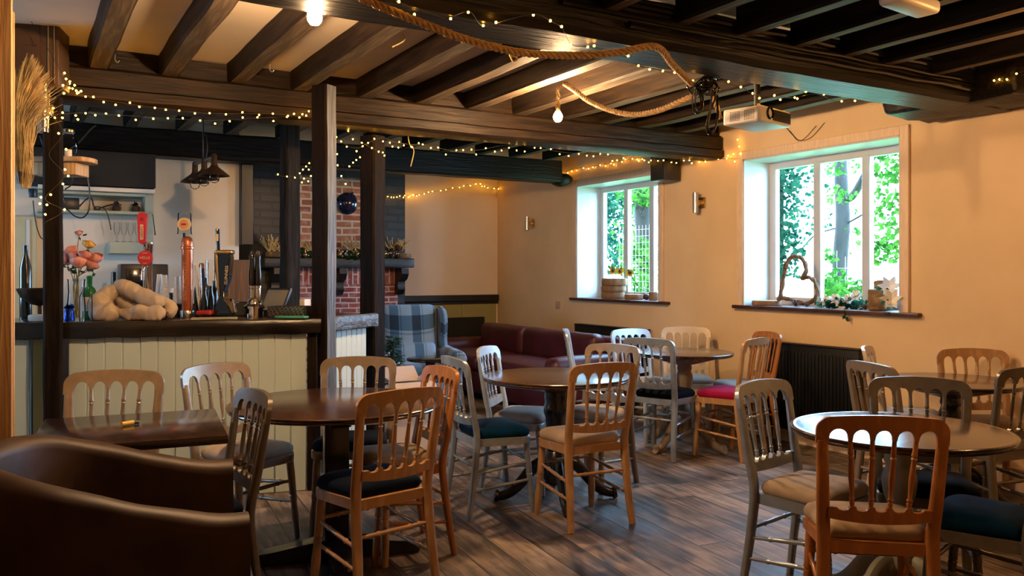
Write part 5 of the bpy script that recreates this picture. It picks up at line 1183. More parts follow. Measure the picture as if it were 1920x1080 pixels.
# ------------------------------------------------------------------ mantel dressing
YM = 8.86; ZM = 1.5265
def mlog(px, r, h, l):
    c = pY(px, 480, YM); t = thing('log_slice', l, 'log slice', (c.x,YM,ZM+.005), 0, 'log slices on the mantel'); bm = BM(); lathe(bm, [(0,0),(r,0),(r*1.02,h*.5),(r,h),(0,h)], 28); jitter(bm, .004, 20, px); P('bark', bm, 'log', t)
    bm = BM(); lathe(bm, [(r*.85,h-.002),(r*.85,h+.004),(0,h+.004)], 24); P('cut_face', bm, 'log_light', t)
mlog(520, .12, .055, 'log slice at the bar end of the mantel'); mlog(757, .085, .05, 'log slice at the window end of the mantel')
gm = thing('mantel_garland', 'frosted evergreen garland with berries along the mantel', 'garland', (3.0,YM,ZM))
bm = BM(); bb_ = BM(); m0 = pY(545,480,YM).x; m1 = pY(742,480,YM).x
for i in range(46):
    x = m0+(m1-m0)*i/45-3.0; leafy(bm, Vector((x, rnd.uniform(-.07,.02), .04)), 10, .045, .06, .7)
    for j in range(3): sphere(bb_, (x+rnd.uniform(-.02,.02), rnd.uniform(-.10,-.03), rnd.uniform(.02,.08)), .008, 6, 4)
for i in range(3):
    x = pY(648,490,YM).x-3.0+i*.03; leafy(bm, Vector((x,-.115,.0)), 8, .025, .06)
P('leaves', bm, 'leaf_dark', gm, smooth=False); P('berries', bb_, 'petal_white', gm)
bm = BM()
for px in (505,515,528,568,585,660,672,735,748):
    x = pY(px,470,YM).x-3.0
    for j in range(16): a = Vector((rnd.uniform(-1,1), rnd.uniform(-.4,.4), rnd.uniform(.5,1.2))).normalized(); tube(bm, [(x,.02,.06), Vector((x,.02,.06))+a*rnd.uniform(.10,.2)], [.003,.005], 4)
P('dried_sprays', bm, 'straw', gm)
for px, r, l in ((636,.036,'copper bauble beside the corner post on the mantel'),(666,.042,'largest copper bauble in the middle of the mantel'),(720,.045,'pale copper bauble beyond the second post on the mantel'),(572,.03,'copper bauble near the weathered post on the mantel')):
    c = pY(px,475,YM-.06); t = thing('bauble', l, 'bauble', (c.x,YM-.06,ZM+.005), 0, 'copper baubles on the mantel'); bm = BM(); sphere(bm, (0,0,r), r, 20, 14); P('ball', bm, 'gold_ball', t); bm = BM(); lathe(bm, [(.008,2*r-.003),(.008,2*r+.01),(0,2*r+.01)], 10); P('cap', bm, 'brass', t)
for px, l in ((732,'dark pine cone on the mantel beside the pale bauble'),(746,'large pine cone standing on the mantel log slice')):
    c = pY(px,470,YM); z = ZM+.004 if px == 732 else ZM+.062; t = thing('pine_cone', l, 'pine cone', (c.x,YM-(.0 if px == 746 else .05),z), 0); bm = BM(); r = .045; sphere(bm, (0,0,r), r*.65, 10, 8, (1,1,1.5))
    for i in range(50):
        a = i*2.4; zz = r*(.15+1.8*i/50); rr = r*math.sqrt(max(.05, 1-((zz-r)/r)**2)); p = Vector((rr*math.cos(a), rr*math.sin(a), zz)); s = Vector((-math.sin(a), math.cos(a), 0))*r*.28
        bm.faces.new([bm.verts.new(v) for v in (p*.6+Vector((0,0,zz*.4)), p+s, p*1.15+Vector((0,0,r*.15)), p-s)])
    P('cone', bm, 'cone', t, smooth=False)

# ------------------------------------------------------------------ things on the bar
def KB(name, label, cat, px, d, group=None, z=ZB+.0005, rz=0.0): return K(name, label, cat, px, d, z, group, rz)
q = dbar(143,.18)/F
vs_ = KB('glass_vase', 'clear glass vase holding the pink roses on the bar', 'vase', 143, dbar(143,.18))
bm = BM(); lathe(bm, [(0,0),(.05,0),(.052,.01),(.050,.10),(.044,.17),(.046,.235),(.049,.25)], 28); P('vase', bm, 'glassware', vs_)
RS = [(133,470,'rose',.042,'upper pink rose nearest the fairy-lit post'),(126,487,'rose',.045,'pink rose partly behind the fairy-lit post'),(148,492,'rose',.048,'pink rose low in the middle of the bunch'),(160,478,'rose',.040,'pink rose below the yellow rose'),(178,484,'rose',.045,'pink rose at the tap end of the bunch'),(172,496,'rose',.042,'lowest pink rose at the tap end of the bunch'),(140,480,'rose',.04,'pink rose at the heart of the bunch'),(166,458,'rose_yellow',.036,'yellow rose near the top of the bunch'),(148,437,'rose',.022,'small rosebud topping the bunch')]
for px, py, m, r, l in RS:
    r *= .95
    c = pd(px, py, dbar(143,.18)+rnd.uniform(-.05,.06)); t = thing('rose', l, 'rose', c, rnd.random()*6, 'roses in the glass vase')
    bm = BM()
    for j in range(5):
        R = r*(.25+.19*j); n = 5; 
        for i in range(n):
            a0 = 2*PI*i/n+j*.7; vsx = []
            for u in range(4):
                for w in range(4):
                    aa = a0+(u/3-.5)*1.7; hh = w/3; rad = R*(.35+.75*math.sin(hh*PI*.62))*(1+.08*(hh > .9)); vsx.append(bm.verts.new((rad*math.cos(aa), rad*math.sin(aa), r*(-.7+1.5*hh-.10*j*hh-.12*abs(u-1.5)*hh))))
            for u in range(3):
                for w in range(3): bm.faces.new((vsx[u*4+w], vsx[u*4+w+4], vsx[u*4+w+5], vsx[u*4+w+1]))
    bmesh.ops.rotate(bm, cent=(0,0,0), matrix=Matrix.Rotation(rnd.uniform(.2,.7),3,'X'), verts=bm.verts[:]); P('bloom', bm, m, t)
    base = vs_.location+Vector((rnd.uniform(-.018,.018), rnd.uniform(-.018,.018), .02)); inv = Matrix.Rotation(-t.rotation_euler.z,4,'Z'); b_ = inv @ (base-c)
    neck = inv @ (vs_.location+Vector((rnd.uniform(-.014,.014),rnd.uniform(-.014,.014),.23))-c)
    bm = BM(); tube(bm, catmull([(0,0,-r*.6), neck, b_],5), .0028, 5); P('stem', bm, 'stem', t)
    bm = BM(); leafy(bm, Vector((0,0,-r*1.3)), 4, .015, .04); P('leaves', bm, 'leaf_dark', t, smooth=False)
j2 = KB('bottle', 'clear glass carafe standing in front of the rose vase', 'bottle', 161, dbar(161,.095))
bm = BM(); lathe(bm, [(0,0),(.034,0),(.036,.02),(.036,.12),(.034,.15),(.02,.18),(.018,.20),(.02,.205)], 24); P('carafe', bm, 'glassware', j2)
gb = KB('bottle', 'green gin bottle with a pale label behind the roses', 'bottle', 168, dbar(168,.42))
bm = BM(); lathe(bm, [(0,0),(.04,0),(.042,.01),(.042,.16),(.03,.19),(.016,.205),(.016,.25),(.018,.255),(.018,.27),(0,.27)], 24); P('bottle', bm, 'green_glass', gb)
bm = BM(); lathe(bm, [(.0425,.05),(.0428,.052),(.0428,.135),(.0425,.137)], 24); P('label', bm, 'paper_label', gb)
bl = KB('balloon_weight', 'shiny blue foil balloon weight on the bar edge', 'balloon weight', 130, dbar(130,.06), z=ZB+.006)
bm = BM(); lathe(bm, [(0,0),(.03,0),(.032,.01),(.026,.06),(.018,.075),(0,.08)], 20); jitter(bm, .004, 40); P('foil_body', bm, 'foil_blue', bl)
bm = BM()
for i in range(60):
    a = rnd.uniform(0,6.28); e = rnd.uniform(.1,1.2); d = Vector((math.cos(a)*math.cos(e), math.sin(a)*math.cos(e), math.sin(e)))*rnd.uniform(.016,.034); s = d.cross(Vector((rnd.random(),rnd.random(),rnd.random()))).normalized()*.006; p = Vector((0,0,.075)); bm.faces.new([bm.verts.new(v) for v in (p-s, p+d-s, p+d*1.05+s, p+s)])
P('foil_tassel', bm, 'foil_blue', bl, smooth=False)
# bundled jacket
jk = KB('quilted_jacket', 'beige quilted jacket bundled on the bar top', 'jacket', 249, dbar(240,.20))
e = dbar(240,.20)/F; C_ = lambda x, y, yy=0: ((x-236)*e, yy, max(.045, (597-y)*e))
def roll(nm, pts, rr, seed, step=.085, flat=1.0):
    c = catmull([C_(*p) for p in pts], 14); n = len(c); rad = [v.x for v in catmull([(r_,0,0) for r_ in rr], 14)]; acc = [0]
    for a_, b_ in zip(c, c[1:]): acc.append(acc[-1]+(b_-a_).length)
    bm = BM(); tube(bm, c, [rad[i]*(.90+.12*abs(math.sin(PI*(acc[i]/step+.2*math.sin(acc[i]*31+seed))))**.4) for i in range(n)], 22, flat)
    for v in bm.verts:
        k_ = mnoise.noise_vector(v.co*14+Vector((seed*3.3,0,0))); v.co += k_*.013; k_ = mnoise.noise_vector(v.co*38+Vector((0,seed*2.1,0))); v.co += k_*.005
        v.co.z = max(v.co.z, .0005)
    P(nm, bm, 'jacket', jk, angle=75)
roll('body_front', [(206,536,-.0),(190,552,-.03),(184,568,-.05),(192,582,-.06),(206,588,-.06),(220,592,-.05)], [.035,.058,.074,.080,.064,.02], 1, .075)
roll('body_back', [(198,540,.05),(214,562,.05),(236,578,.06),(262,584,.07),(284,586,.06),(298,586,.05)], [.04,.06,.065,.06,.055,.03], 2, .07)
roll('sleeve', [(202,532,.0),(220,536,.0),(242,546,.0),(264,556,.0),(282,562,-.01),(294,566,-.02)], [.028,.046,.050,.047,.045,.022], 3)
roll('sleeve', [(222,590,-.05),(242,586,-.05),(266,585,-.05),(286,584,-.04),(299,584,-.02)], [.025,.045,.050,.050,.028], 4)
roll('collar', [(288,560,.03),(301,572,.03),(304,584,.03),(298,592,.03)], [.02,.034,.036,.02], 5, .06)
# lager tap with red lens
e = dbar(277,.38)/F
ct = KB('beer_tap', 'chrome beer tap with a tall red lens and a round red badge', 'beer tap', 277, dbar(277,.38))
X = lambda x: (x-277)*e
Z = lambda y: (HZ-y)*e+CH-ZB
bm = BM(); lathe(bm, [(0,0),(.045,0),(.045,.012),(.028,.02),(.028,Z(462)),(.031,Z(460)),(.031,Z(455)),(0,Z(455))], 28); P('column', bm, 'chrome', ct)
bm = BM(); pts = []
for k_ in range(13): pts.append((X(273)+.030*math.cos(PI*k_/12), Z(408)+.030*math.sin(PI*k_/12)))
for k_ in range(13): pts.append((X(273)-.022*math.cos(PI*k_/12), Z(452)-.022*math.sin(PI*k_/12)))
a = [bm.verts.new((x,-.055,z)) for x, z in pts]; b = [bm.verts.new((x,-.035,z)) for x, z in pts]; bm.faces.new(a); bm.faces.new(b[::-1])
for i in range(len(pts)): bm.faces.new((a[i], a[(i+1)%len(pts)], b[(i+1)%len(pts)], b[i]))
P('lens', bm, 'red', ct)
bm = BM(); rbox(bm, (X(273),-.056,Z(436)), (.020,.003,.095), .004); P('name_plate', bm, 'label_gold', ct)
Lt(ct, 'CAMDEN', .019, 'red_dark', X(273), -.0585, Z(436), -PI/2, .95)
bm = BM(); lathe(bm, [(.012,-.001),(.012,.002),(0,.002)], 20, align((X(273),-.055,Z(412)),(X(273),-.2,Z(412)))); P('lens_emblem', bm, 'red_dark', ct)
bm = BM(); lathe(bm, [(0,0),(.046,0),(.048,.004),(.046,.012),(0,.012)], 36, align((X(279),-.045,Z(484)),(X(279),-.2,Z(484)))); P('badge', bm, 'red', ct)
Lt(ct, 'HELLS', .024, 'label_gold', X(279), -.0585, Z(484))
Lt(ct, 'CAMDEN', .008, 'label_gold', X(279), -.0585, Z(475)); Lt(ct, 'LAGER', .008, 'label_gold', X(279), -.0585, Z(494))
bm = BM(); tube(bm, [(X(274),-.03,Z(455)),(X(275),-.01,Z(470))], .007, 8); P('tap_stem', bm, 'chrome', ct)
bm = BM(); tube(bm, catmull([(X(279),-.025,Z(500)),(X(279),-.08,Z(503)),(X(279),-.09,Z(525))],5), .009, 10); P('spout', bm, 'chrome', ct)
gu = KB('pint_glass', 'upturned pint glass behind the tall red tap lens', 'glass', 278, dbar(278,.47), z=ZB+Z(440)); bm = BM(); lathe(bm, [(.045,0),(.03,.13),(.028,.135),(0,.135)], 24); P('glass', bm, 'glassware', gu)
# copper column tap
bt = KB('beer_tap', 'copper red lettered column tap with a round gold lens', 'beer tap', 351, dbar(351,.38))
e = dbar(351,.38)/F; X = lambda x: (x-351)*e
bm = BM(); lathe(bm, [(0,0),(.042,0),(.042,.045),(.038,.05),(.0345,.052),(.0345,Z(468)),(.041,Z(467)),(.041,Z(463)),(.036,Z(462)),(.036,Z(453)),(.030,Z(447)),(.016,Z(444)),(0,Z(443))], 32); me = finish('column', bm, 'copper'); link('column', me, bt)
bm = BM(); lathe(bm, [(.0425,0),(.0435,.002),(.0435,.045),(.0425,.047)], 32); P('base_collar', bm, 'steel', bt)
o = lettering('BIRRA MORETTI', .036, 'copper_light', bt, Matrix.Identity(4), bend=.0352, ext=.0012)
# text local: x along the word, y wrapped, z out -> word runs up the column, facing -y
o.data.transform(Matrix(((0,-1,0,0),(0,0,-1,0),(1,0,0,0),(0,0,0,1)))); o.data.transform(T((0,-.0352,Z(526))))
bm = BM(); tube(bm, [(X(347),-.015,Z(446)),(X(347),-.015,Z(437))], .008, 8); P('tap_stem', bm, 'black', bt)
bm = BM(); lathe(bm, [(0,0),(.042,0),(.044,.004),(.042,.012),(0,.012)], 36, align((X(347),-.008,Z(421)),(X(347),-.2,Z(421)))); P('lens', bm, 'label_gold', bt)
bm = BM(); lathe(bm, [(.030,.012),(.030,.0135),(0,.0135)], 30, align((X(347),-.008,Z(421)),(X(347),-.2,Z(421)))); P('lens_face', bm, 'copper_light', bt)
bm = BM(); sphere(bm, (X(347),-.0225,Z(421)), .012, 10, 6, (1.6,.2,.5)); P('lens_emblem', bm, 'red_dark', bt)
gu = KB('pint_glass', 'upturned glass on top of the copper column tap', 'glass', 346, dbar(346,.455), z=ZB+Z(438)); bm = BM(); lathe(bm, [(.047,0),(.043,.01),(.042,.13),(.038,.135),(0,.135)], 24); P('glass', bm, 'glassware', gu)
# stout tap
gn = KB('beer_tap', 'black and gold stout tap tower with a leaning black handle', 'beer tap', 424, dbar(424,.30))
e = dbar(424,.30)/F; X = lambda x: (x-424)*e
bm = BM(); prof = [(405,470),(432,470),(436,480),(432,520),(424,545),(425,560),(436,578),(440,590),(405,590),(409,575),(414,555),(410,530),(405,500)]
a = [bm.verts.new((X(x),-.04 if y < 560 else -.05,Z(y))) for x, y in prof]; b = [bm.verts.new((X(x),.04 if y < 560 else .05,Z(y))) for x, y in prof]; bm.faces.new(a); bm.faces.new(b[::-1]); n = len(prof)
for i in range(n): bm.faces.new((a[i], a[(i+1)%n], b[(i+1)%n], b[i]))
bmesh.ops.recalc_face_normals(bm, faces=bm.faces[:]); bmesh.ops.bevel(bm, geom=bm.edges[:], offset=.008, segments=3, affect='EDGES', clamp_overlap=True); P('tower', bm, 'black_gloss', gn)
bm = BM(); rbox(bm, (X(412),-.043,Z(515)), (.016,.006,.27), .004, 2, Matrix.Rotation(-.07,4,'Y')); P('gold_band', bm, 'brass', gn)
bm = BM(); rbox(bm, (X(422),-.002,Z(473)), (.105,.085,.028), .01, 3); P('cap', bm, 'brass', gn)
Lt(gn, 'GUINNESS', .026, 'label_gold', X(428.5), -.0412, Z(516), PI/2-.06)
bm = BM(); tube(bm, [(X(413),-.03,Z(474)),(X(412),-.03,Z(455)),(X(411),-.03,Z(430))], [.011,.013,.016], 12, .7); P('handle', bm, 'black_gloss', gn)
bm = BM(); rbox(bm, (X(411.4),-.043,Z(446)), (.017,.003,.045), .001); P('handle_label', bm, 'label_gold', gn)
bm = BM(); sphere(bm, (X(410.6),-.041,Z(432)), .009, 10, 6, (1,.3,1.2)); P('handle_emblem', bm, 'brass', gn)
bm = BM(); tube(bm, catmull([(X(436),-.03,Z(562)),(X(443),-.06,Z(563)),(X(449),-.07,Z(585))],5), .008, 8); P('spout', bm, 'chrome', gn)
# hand pump pair
hp_ = KB('hand_pump', 'pair of black hand pump handles on a chrome stand', 'hand pump', 478, dbar(478,.32))
e = dbar(478,.32)/F; X = lambda x: (x-478)*e
bm = BM(); lathe(bm, [(0,Z(578)),(.07,Z(578)),(.07,Z(574)),(.05,Z(570)),(.045,Z(563)),(.03,Z(558)),(0,Z(556))], 32); lathe(bm, [(0,0),(.06,0),(.06,Z(578)+.001),(0,Z(578)+.001)], 24); P('stand', bm, 'chrome', hp_)
for s in (-1,1):
    bm = BM(); lathe(bm, [(.016,Z(560)),(.019,Z(545)),(.017,Z(541)),(.021,Z(540)),(.021,Z(536)),(.017,Z(535))], 20, T((X(478)+s*.0195,0,0))); P('chrome_collar', bm, 'chrome', hp_)
    bm = BM(); lathe(bm, [(.016,Z(540)),(.020,Z(530)),(.022,Z(515)),(.017,Z(500)),(.015,Z(488)),(.018,Z(480)),(.014,Z(477)),(0,Z(476))], 20, T((X(478)+s*.0195,0,0))); P('handle', bm, 'black_gloss', hp_)
    bm = BM(); lathe(bm, [(.010,Z(477)),(.012,Z(475)),(.008,Z(473)),(.010,Z(471)),(0,Z(469))], 16, T((X(478)+s*.0195,0,0))); P('finial', bm, 'chrome', hp_)
ch2 = KB('drink_font', 'slim pale plastic pump clip beside the hand pumps', 'pump clip', 483, dbar(483,.45)); bm = BM(); lbox(bm, -.012,.012,-.005,.005,0,Z(474),.004); P('clip', bm, 'offwhite', ch2)
# stacked plastic cups
for px, y0, y1, r, l in ((308,515,569,.031,'tallest stack of clear plastic cups beside the chrome tap'),(333,518,569,.029,'second stack of clear plastic cups next to the copper column'),(299,514,569,.027,'stack of clear plastic cups partly behind the tallest stack')):
    d = dbar(px,.535) if px != 299 else dbar(px,.595); zb = ZB+.0855; t = KB('cup_stack', l, 'cups', px, d, 'stacks of plastic cups', zb); H = (569-y0)*d/F; bm = BM(); pr_ = [(0,0),(r*1.15,0)]; n = 12
    for i in range(n): pr_ += [(r*(1.18-.42*i/n), H*(i+.15)/n*.75), (r*(1.10-.42*i/n), H*(i+.95)/n*.75)]
    pr_ += [(r*.60,H),(0,H)]; lathe(bm, pr_, 24); P('cups', bm, 'cup', t)
sm = KB('small_bottle', 'small dark bottle with a pale cap between the cup stacks', 'bottle', 321, dbar(321,.60), z=ZB+.0855); bm = BM(); lathe(bm, [(0,0),(.014,0),(.014,.07),(0,.075)], 16); P('bottle', bm, 'black_gloss', sm); bm = BM(); lathe(bm, [(.014,.071),(.014,.10),(0,.102)], 16); P('cap', bm, 'offwhite', sm)
# pump clips / optics group behind
for i, (px, y0, h, w, m, l, ln) in enumerate(((369,495,78,.028,'offwhite','white slanted pump handle among the dark bottles',-.22),(378,496,76,.022,'navy_enamel','dark blue slanted pump handle with a round badge',-.12),(395,487,60,.030,'glassware','clear tall plastic tumbler behind the pump handles',0),(383,492,55,.026,'glassware','second clear tumbler behind the pump handles',0))):
    d = dbar(px,(.45,.42,.455,.365)[i]); k_ = d/F; zb = ZB+.008; t = KB('pump_handle' if i < 2 else 'tumbler', l, 'pump handle' if i < 2 else 'tumbler', px+8*(i < 2), d, z=zb)
    zt = CH+(HZ-y0)*k_-zb; bm = BM()
    if i < 2: tube(bm, [(0,0,.0),(ln*zt*.2,0,zt*.35),(ln*zt*.55,0,zt*.98)], [w*.35,w*.45,w*.5], 12, .6)
    else: lathe(bm, [(0,zt-.17),(w*.8,zt-.17),(w,zt-.001),(w*.9,zt-.001)], 20); lathe(BM(), [(0,0),(.1,.1)], 4)
    P('body', bm, m, t)
    if i > 1: bm = BM(); lathe(bm, [(0,0),(.022,0),(.022,zt-.25),(.012,zt-.20),(.012,zt-.171),(0,zt-.171)], 16); P('bottle_below', bm, 'bottle_dark', t)
    if i == 1: bm = BM(); lathe(bm, [(0,0),(.018,0),(.018,.006),(0,.006)], 20, align((ln*zt*.55,-.012,zt*.98),(ln*zt*.55,-.1,zt*.98))); P('badge', bm, 'copper_light', t)
for i, (px, h, l) in enumerate(((370,.16,'dark bottle beside the white pump handle'),(386,.17,'dark bottle under the clear tumblers'),(402,.15,'dark bottle next to the stout tap tower'))):
    t = KB('bottle', l, 'bottle', px, dbar(px,.56), 'dark bottles by the pump handles', ZB+.0855); bm = BM(); lathe(bm, [(0,0),(.022,0),(.023,h*.5),(.016,h*.68),(.010,h*.76),(.011,h),(0,h)], 18); P('bottle', bm, 'bottle_dark', t)
hy = KB('bar_cloth', 'red bar cloth lying beside the stout tap tower', 'cloth', 386, dbar(386,.25), z=ZB+.02); bm = BM(); rbox(bm, (0,0,.016), (.09,.07,.03), .012, 3); bmesh.ops.subdivide_edges(bm, edges=bm.edges[:], cuts=3, use_grid_fill=True); jitter(bm, .008, 20, 4); P('cloth', bm, 'red_dark', hy, angle=70)
# till, tray and card on the corner
tl = KB('payment_screen', 'tilted khaki touch screen beside the weathered post', 'screen', 518, dbar(518,.41), z=ZB+.0005, rz=-.5)
bm = BM(); rbox(bm, (0,0,.11), (.20,.022,.17), .006, 2, Matrix.Rotation(-.5,4,'X')); P('casing', bm, 'plastic_black', tl); bm = BM(); rbox(bm, (0,-.0135,.1075), (.18,.002,.15), 0, 1, Matrix.Rotation(-.5,4,'X')); P('display', bm, 'screen', tl); bm = BM(); rbox(bm, (0,.02,.02), (.10,.08,.04), .01); P('stand', bm, 'plastic_black', tl)
ty = KB('wire_tray', 'low black tray with wavy woven sides near the corner post', 'tray', 546, dbar(546,.20), rz=-.15); e = 5.45/F
bm = BM(); lbox(bm, -.13,.12,-.07,.07,0,.012,.003); lbox(bm, -.13,.12,-.07,-.062,.01,.075,.002); lbox(bm, -.13,.12,.062,.07,.01,.075,.002); lbox(bm, -.13,-.122,-.07,.07,.01,.075,.002); lbox(bm, .112,.12,-.07,.07,.01,.075,.002); P('body', bm, 'plastic_black', ty)
bm = BM()
for i in range(4): tube(bm, [(-.125+.24*k_/60, -.072, .018+.015*i+.006*math.sin(k_*.9+i*1.7)) for k_ in range(61)], .003, 5)
P('woven_side', bm, 'steel', ty)
nb = KB('menu_card', 'green card lying on the bar beside the corner post', 'card', 548, dbar(548,.06), z=ZB+.006, rz=-.2); bm = BM(); lbox(bm, -.10,.10,-.04,.025,0,.012,.002); P('card', bm, 'green_card', nb)
nk = KB('napkin_holder', 'pale box standing at the end of the woven tray', 'box', 572, dbar(572,.45), rz=-.3); bm = BM(); lbox(bm, -.02,.02,-.04,.04,0,.11,.003); P('box', bm, 'offwhite', nk)
# back bar
cm = thing('coffee_machine', 'black boxy coffee machine behind the chrome tap', 'coffee machine', (pY(268,520,7.6).x,7.62,.9605)); w = .26
zt = pY(268,495,7.45).z-.9605
bm = BM(); rbox(bm, (0,0,zt/2), (.36,.30,zt), .012, 2); P('body', bm, 'plastic_black', cm); bm = BM(); rbox(bm, (-.06,-.152,zt*.72), (.17,.008,zt*.4), .004); P('front_panel', bm, 'black_gloss', cm); bm = BM(); rbox(bm, (0,-.17,.03), (.24,.08,.05), .006); P('drip_tray', bm, 'steel', cm)
bo = thing('bottle', 'small dark bottle beside the coffee machine', 'bottle', (pY(214,520,7.5).x,7.55,.9605)); h = pY(214,510,7.5).z-.9605; bm = BM(); lathe(bm, [(0,0),(.036,0),(.036,h*.6),(.018,h*.78),(.018,h),(0,h)], 18); P('bottle', bm, 'bottle_dark', bo)
for i, px in enumerate((219,232,245,258)):
    c = pY(px,450,7.78); t = thing('wine_glass', '%s stemmed glass on the sage box shelf, counting from the roses' % ORD[i], 'wine glass', (c.x,7.78,ZG+.0005), 0, 'wine glasses'); bm = BM(); lathe(bm, [(.022,0),(.023,.002),(.006,.008),(.004,.05),(.014,.065),(.023,.10),(.022,.165),(.021,.165)], 20); P('glass', bm, 'glassware', t)
zs_ = pY(200,398,7.7).z+.0125
for px, l in ((219,'dark pineapple-shaped ornament on the lower sage shelf'),(255,'dark ornament at the tap end of the lower sage shelf')):
    c = pY(px,390,7.80); t = thing('ornament', l, 'ornament', (c.x,7.80,zs_), 0, 'dark ornaments on the shelf'); bm = BM(); lathe(bm, [(0,0),(.026,0),(.036,.025),(.03,.05),(.012,.06),(0,.06)], 14); P('body', bm, 'cone', t)
    bm = BM(); leafy(bm, Vector((0,0,.066)), 26, .012, .03); P('crown', bm, 'black', t, smooth=False)
c = pY(128,385,7.75); t = thing('router', 'black router with cables on the lower sage shelf', 'router', (c.x,7.78,zs_)); bm = BM(); rbox(bm, (0,0,.05), (.16,.10,.10), .01); P('body', bm, 'plastic_black', t); bm = BM(); tube(bm, catmull([(.08,-.02,.03),(.13,-.04,.09),(.17,-.03,.10),(.20,-.02,.02),(.30,-.03,.05),(.36,-.04,.06),(.38,-.05,.01)],6), .006, 6); P('cable', bm, 'plastic_black', t)
c = pY(192,392,7.7); t = thing('charger_cable', 'black charger lead hanging over the lower sage shelf', 'cable', (c.x,7.66,zs_)); bm = BM(); tube(bm, catmull([(-.05,.06,.015),(0,.0,.02),(.03,-.012,-.02),(.05,-.012,-.10),(.06,-.012,-.16)],6), .004, 6); P('lead', bm, 'plastic_black', t); bm = BM(); rbox(bm, (-.04,.05,.018), (.05,.04,.035), .006); P('adaptor', bm, 'plastic_black', t)
# dark things on the counter left of the wound post
t = KB('helmet', 'dark rounded lamp bowl standing on the bar beyond the fairy-lit post', 'bowl', 74, dbar(74,.30), z=ZB+.0005); bm = BM(); lathe(bm, [(.04,0),(.045,.01),(.012,.02),(.012,.09),(.05,.10),(.10,.14),(.125,.19),(.12,.195),(.09,.15),(0,.12)], 28); P('bowl', bm, 'bronze_shade', t)
t = KB('dark_bottle', 'tall narrow black bottle by the pale green board', 'bottle', 48, dbar(48,.54), z=ZB+.0005); bm = BM(); lathe(bm, [(0,0),(.035,0),(.035,.32),(.014,.40),(.014,.46),(0,.46)], 18); P('bottle', bm, 'bottle_dark', t)
t = KB('napkin_pile', 'small pale pile of napkins on the bar left of the wound post', 'napkins', 76, dbar(76,.15), z=ZB+.004); bm = BM(); rbox(bm, (0,0,.02), (.11,.09,.04), .01, 2); jitter(bm, .004, 20); P('napkins', bm, 'offwhite', t)

# ------------------------------------------------------------------ garden outside
bm = BM(); b2(bm, (XO+.02,-3,-.25), (22,26,-.165), 0); gl_ = solo('garden_lawn', bm, 'lawn', 'bright lawn outside both windows', 'lawn'); gl_['kind'] = 'stuff'
def foliage(name, label, cat, vols, m, size, stems, kind=None):
    t = thing(name, label, cat, (vols[0][0][0], vols[0][0][1], -.15)); o = t.location; bm = BM()
    for c, r, n in vols:
        for i in range(int(n*1.5)):
            while True:
                p = Vector((rnd.uniform(-1,1), rnd.uniform(-1,1), rnd.uniform(-1,1)))
                if p.length < 1: break
            p = Vector(c)+Vector((p.x*r[0], p.y*r[1], p.z*r[2]))-o; s0 = size*rnd.uniform(.6,1.25)
            d = Vector((rnd.uniform(-1,1), rnd.uniform(-1,1), rnd.uniform(-1.1,.5))).normalized()*s0; s = d.cross(Vector((rnd.uniform(-1,1), rnd.uniform(-1,1), rnd.uniform(-1,1)))).normalized()*s0*.42
            bm.faces.new([bm.verts.new(x) for x in (p, p+d*.3+s, p+d*.7+s*.7, p+d, p+d*.7-s*.7, p+d*.3-s)])
    P('leaves', bm, m, t, smooth=False)
    bm = BM()
    for pts, r in stems: tube(bm, [Vector(x)-o for x in catmull(pts, 5)], r if not isinstance(r, tuple) else [r[0]+(r[1]-r[0])*i/(len(catmull(pts,5))-1) for i in range(len(catmull(pts,5)))], 9)
    P('trunk', bm, 'bark', t); return t
g = lambda x, y, X_: pX(x, y, X_)
def vol(x, y, X_, rx, ry, rz, n): c = g(x, y, X_); return ((c.x,c.y,c.z),(rx,ry,rz),n)
foliage('garden_ivy', 'ivy climbing outside at the far edge of the near window', 'climber', [vol(1462,400,6.5,.25,.13,.62,360),vol(1466,330,6.5,.25,.22,.25,150),vol(1500,320,6.8,.3,.35,.25,110),vol(1478,470,6.5,.2,.14,.3,130),vol(1510,410,7.2,.3,.3,.3,90)], 'leaf_blue', .055, [([(6.5,5.95,-.15),(6.52,5.9,1),(6.5,5.85,2.6)],(.05,.03))])
tk = [g(1572,600,8.2), g(1574,520,8.2), g(1580,420,8.2), g(1578,360,8.2), g(1575,270,8.2), g(1572,150,8.2)]; tk[0].z = -.15
foliage('garden_tree', 'grey trunked tree with a side branch outside the near window', 'tree', [vol(1575,295,7.6,.5,.35,.2,70),vol(1560,365,7.7,.3,.25,.12,60),vol(1545,300,7.7,.3,.25,.2,50),vol(1555,478,7.9,.05,.10,.08,22),vol(1620,440,8.4,.3,.2,.35,50)], 'leaf', .055,
        [([tuple(p) for p in tk],(.092,.066)),([tuple(g(1580,372,8.2)),tuple(g(1598,368,8.2)),tuple(g(1618,335,8.1)),tuple(g(1634,300,8.0)),tuple(g(1650,270,8.0))],(.052,.03)),([tuple(g(1500,470,8.3)),tuple(g(1530,440,8.3)),tuple(g(1575,425,8.2)),tuple(g(1622,400,8.2))],(.01,.012))])
foliage('garden_bush', 'bright green bush outside at the near edge of the near window', 'bush', [vol(1672,330,6.6,.25,.18,.35,120),vol(1674,420,6.7,.25,.18,.3,140),vol(1660,470,6.7,.2,.2,.12,90),vol(1675,290,6.7,.3,.2,.25,160)], 'leaf', .055, [([(6.7,3.75,-.15),(6.7,3.7,1.2),(6.65,3.72,2.4)],(.04,.015))])
foliage('garden_shrub', 'low leafy shrub outside below the tree', 'shrub', [vol(1575,545,7.2,.3,.22,.13,120),vol(1610,545,7.2,.3,.2,.12,90),vol(1566,530,7.4,.2,.1,.15,50)], 'leaf', .065, [([(7.2,5.1,-.15),(7.2,5.1,.9)],(.02,.01))])
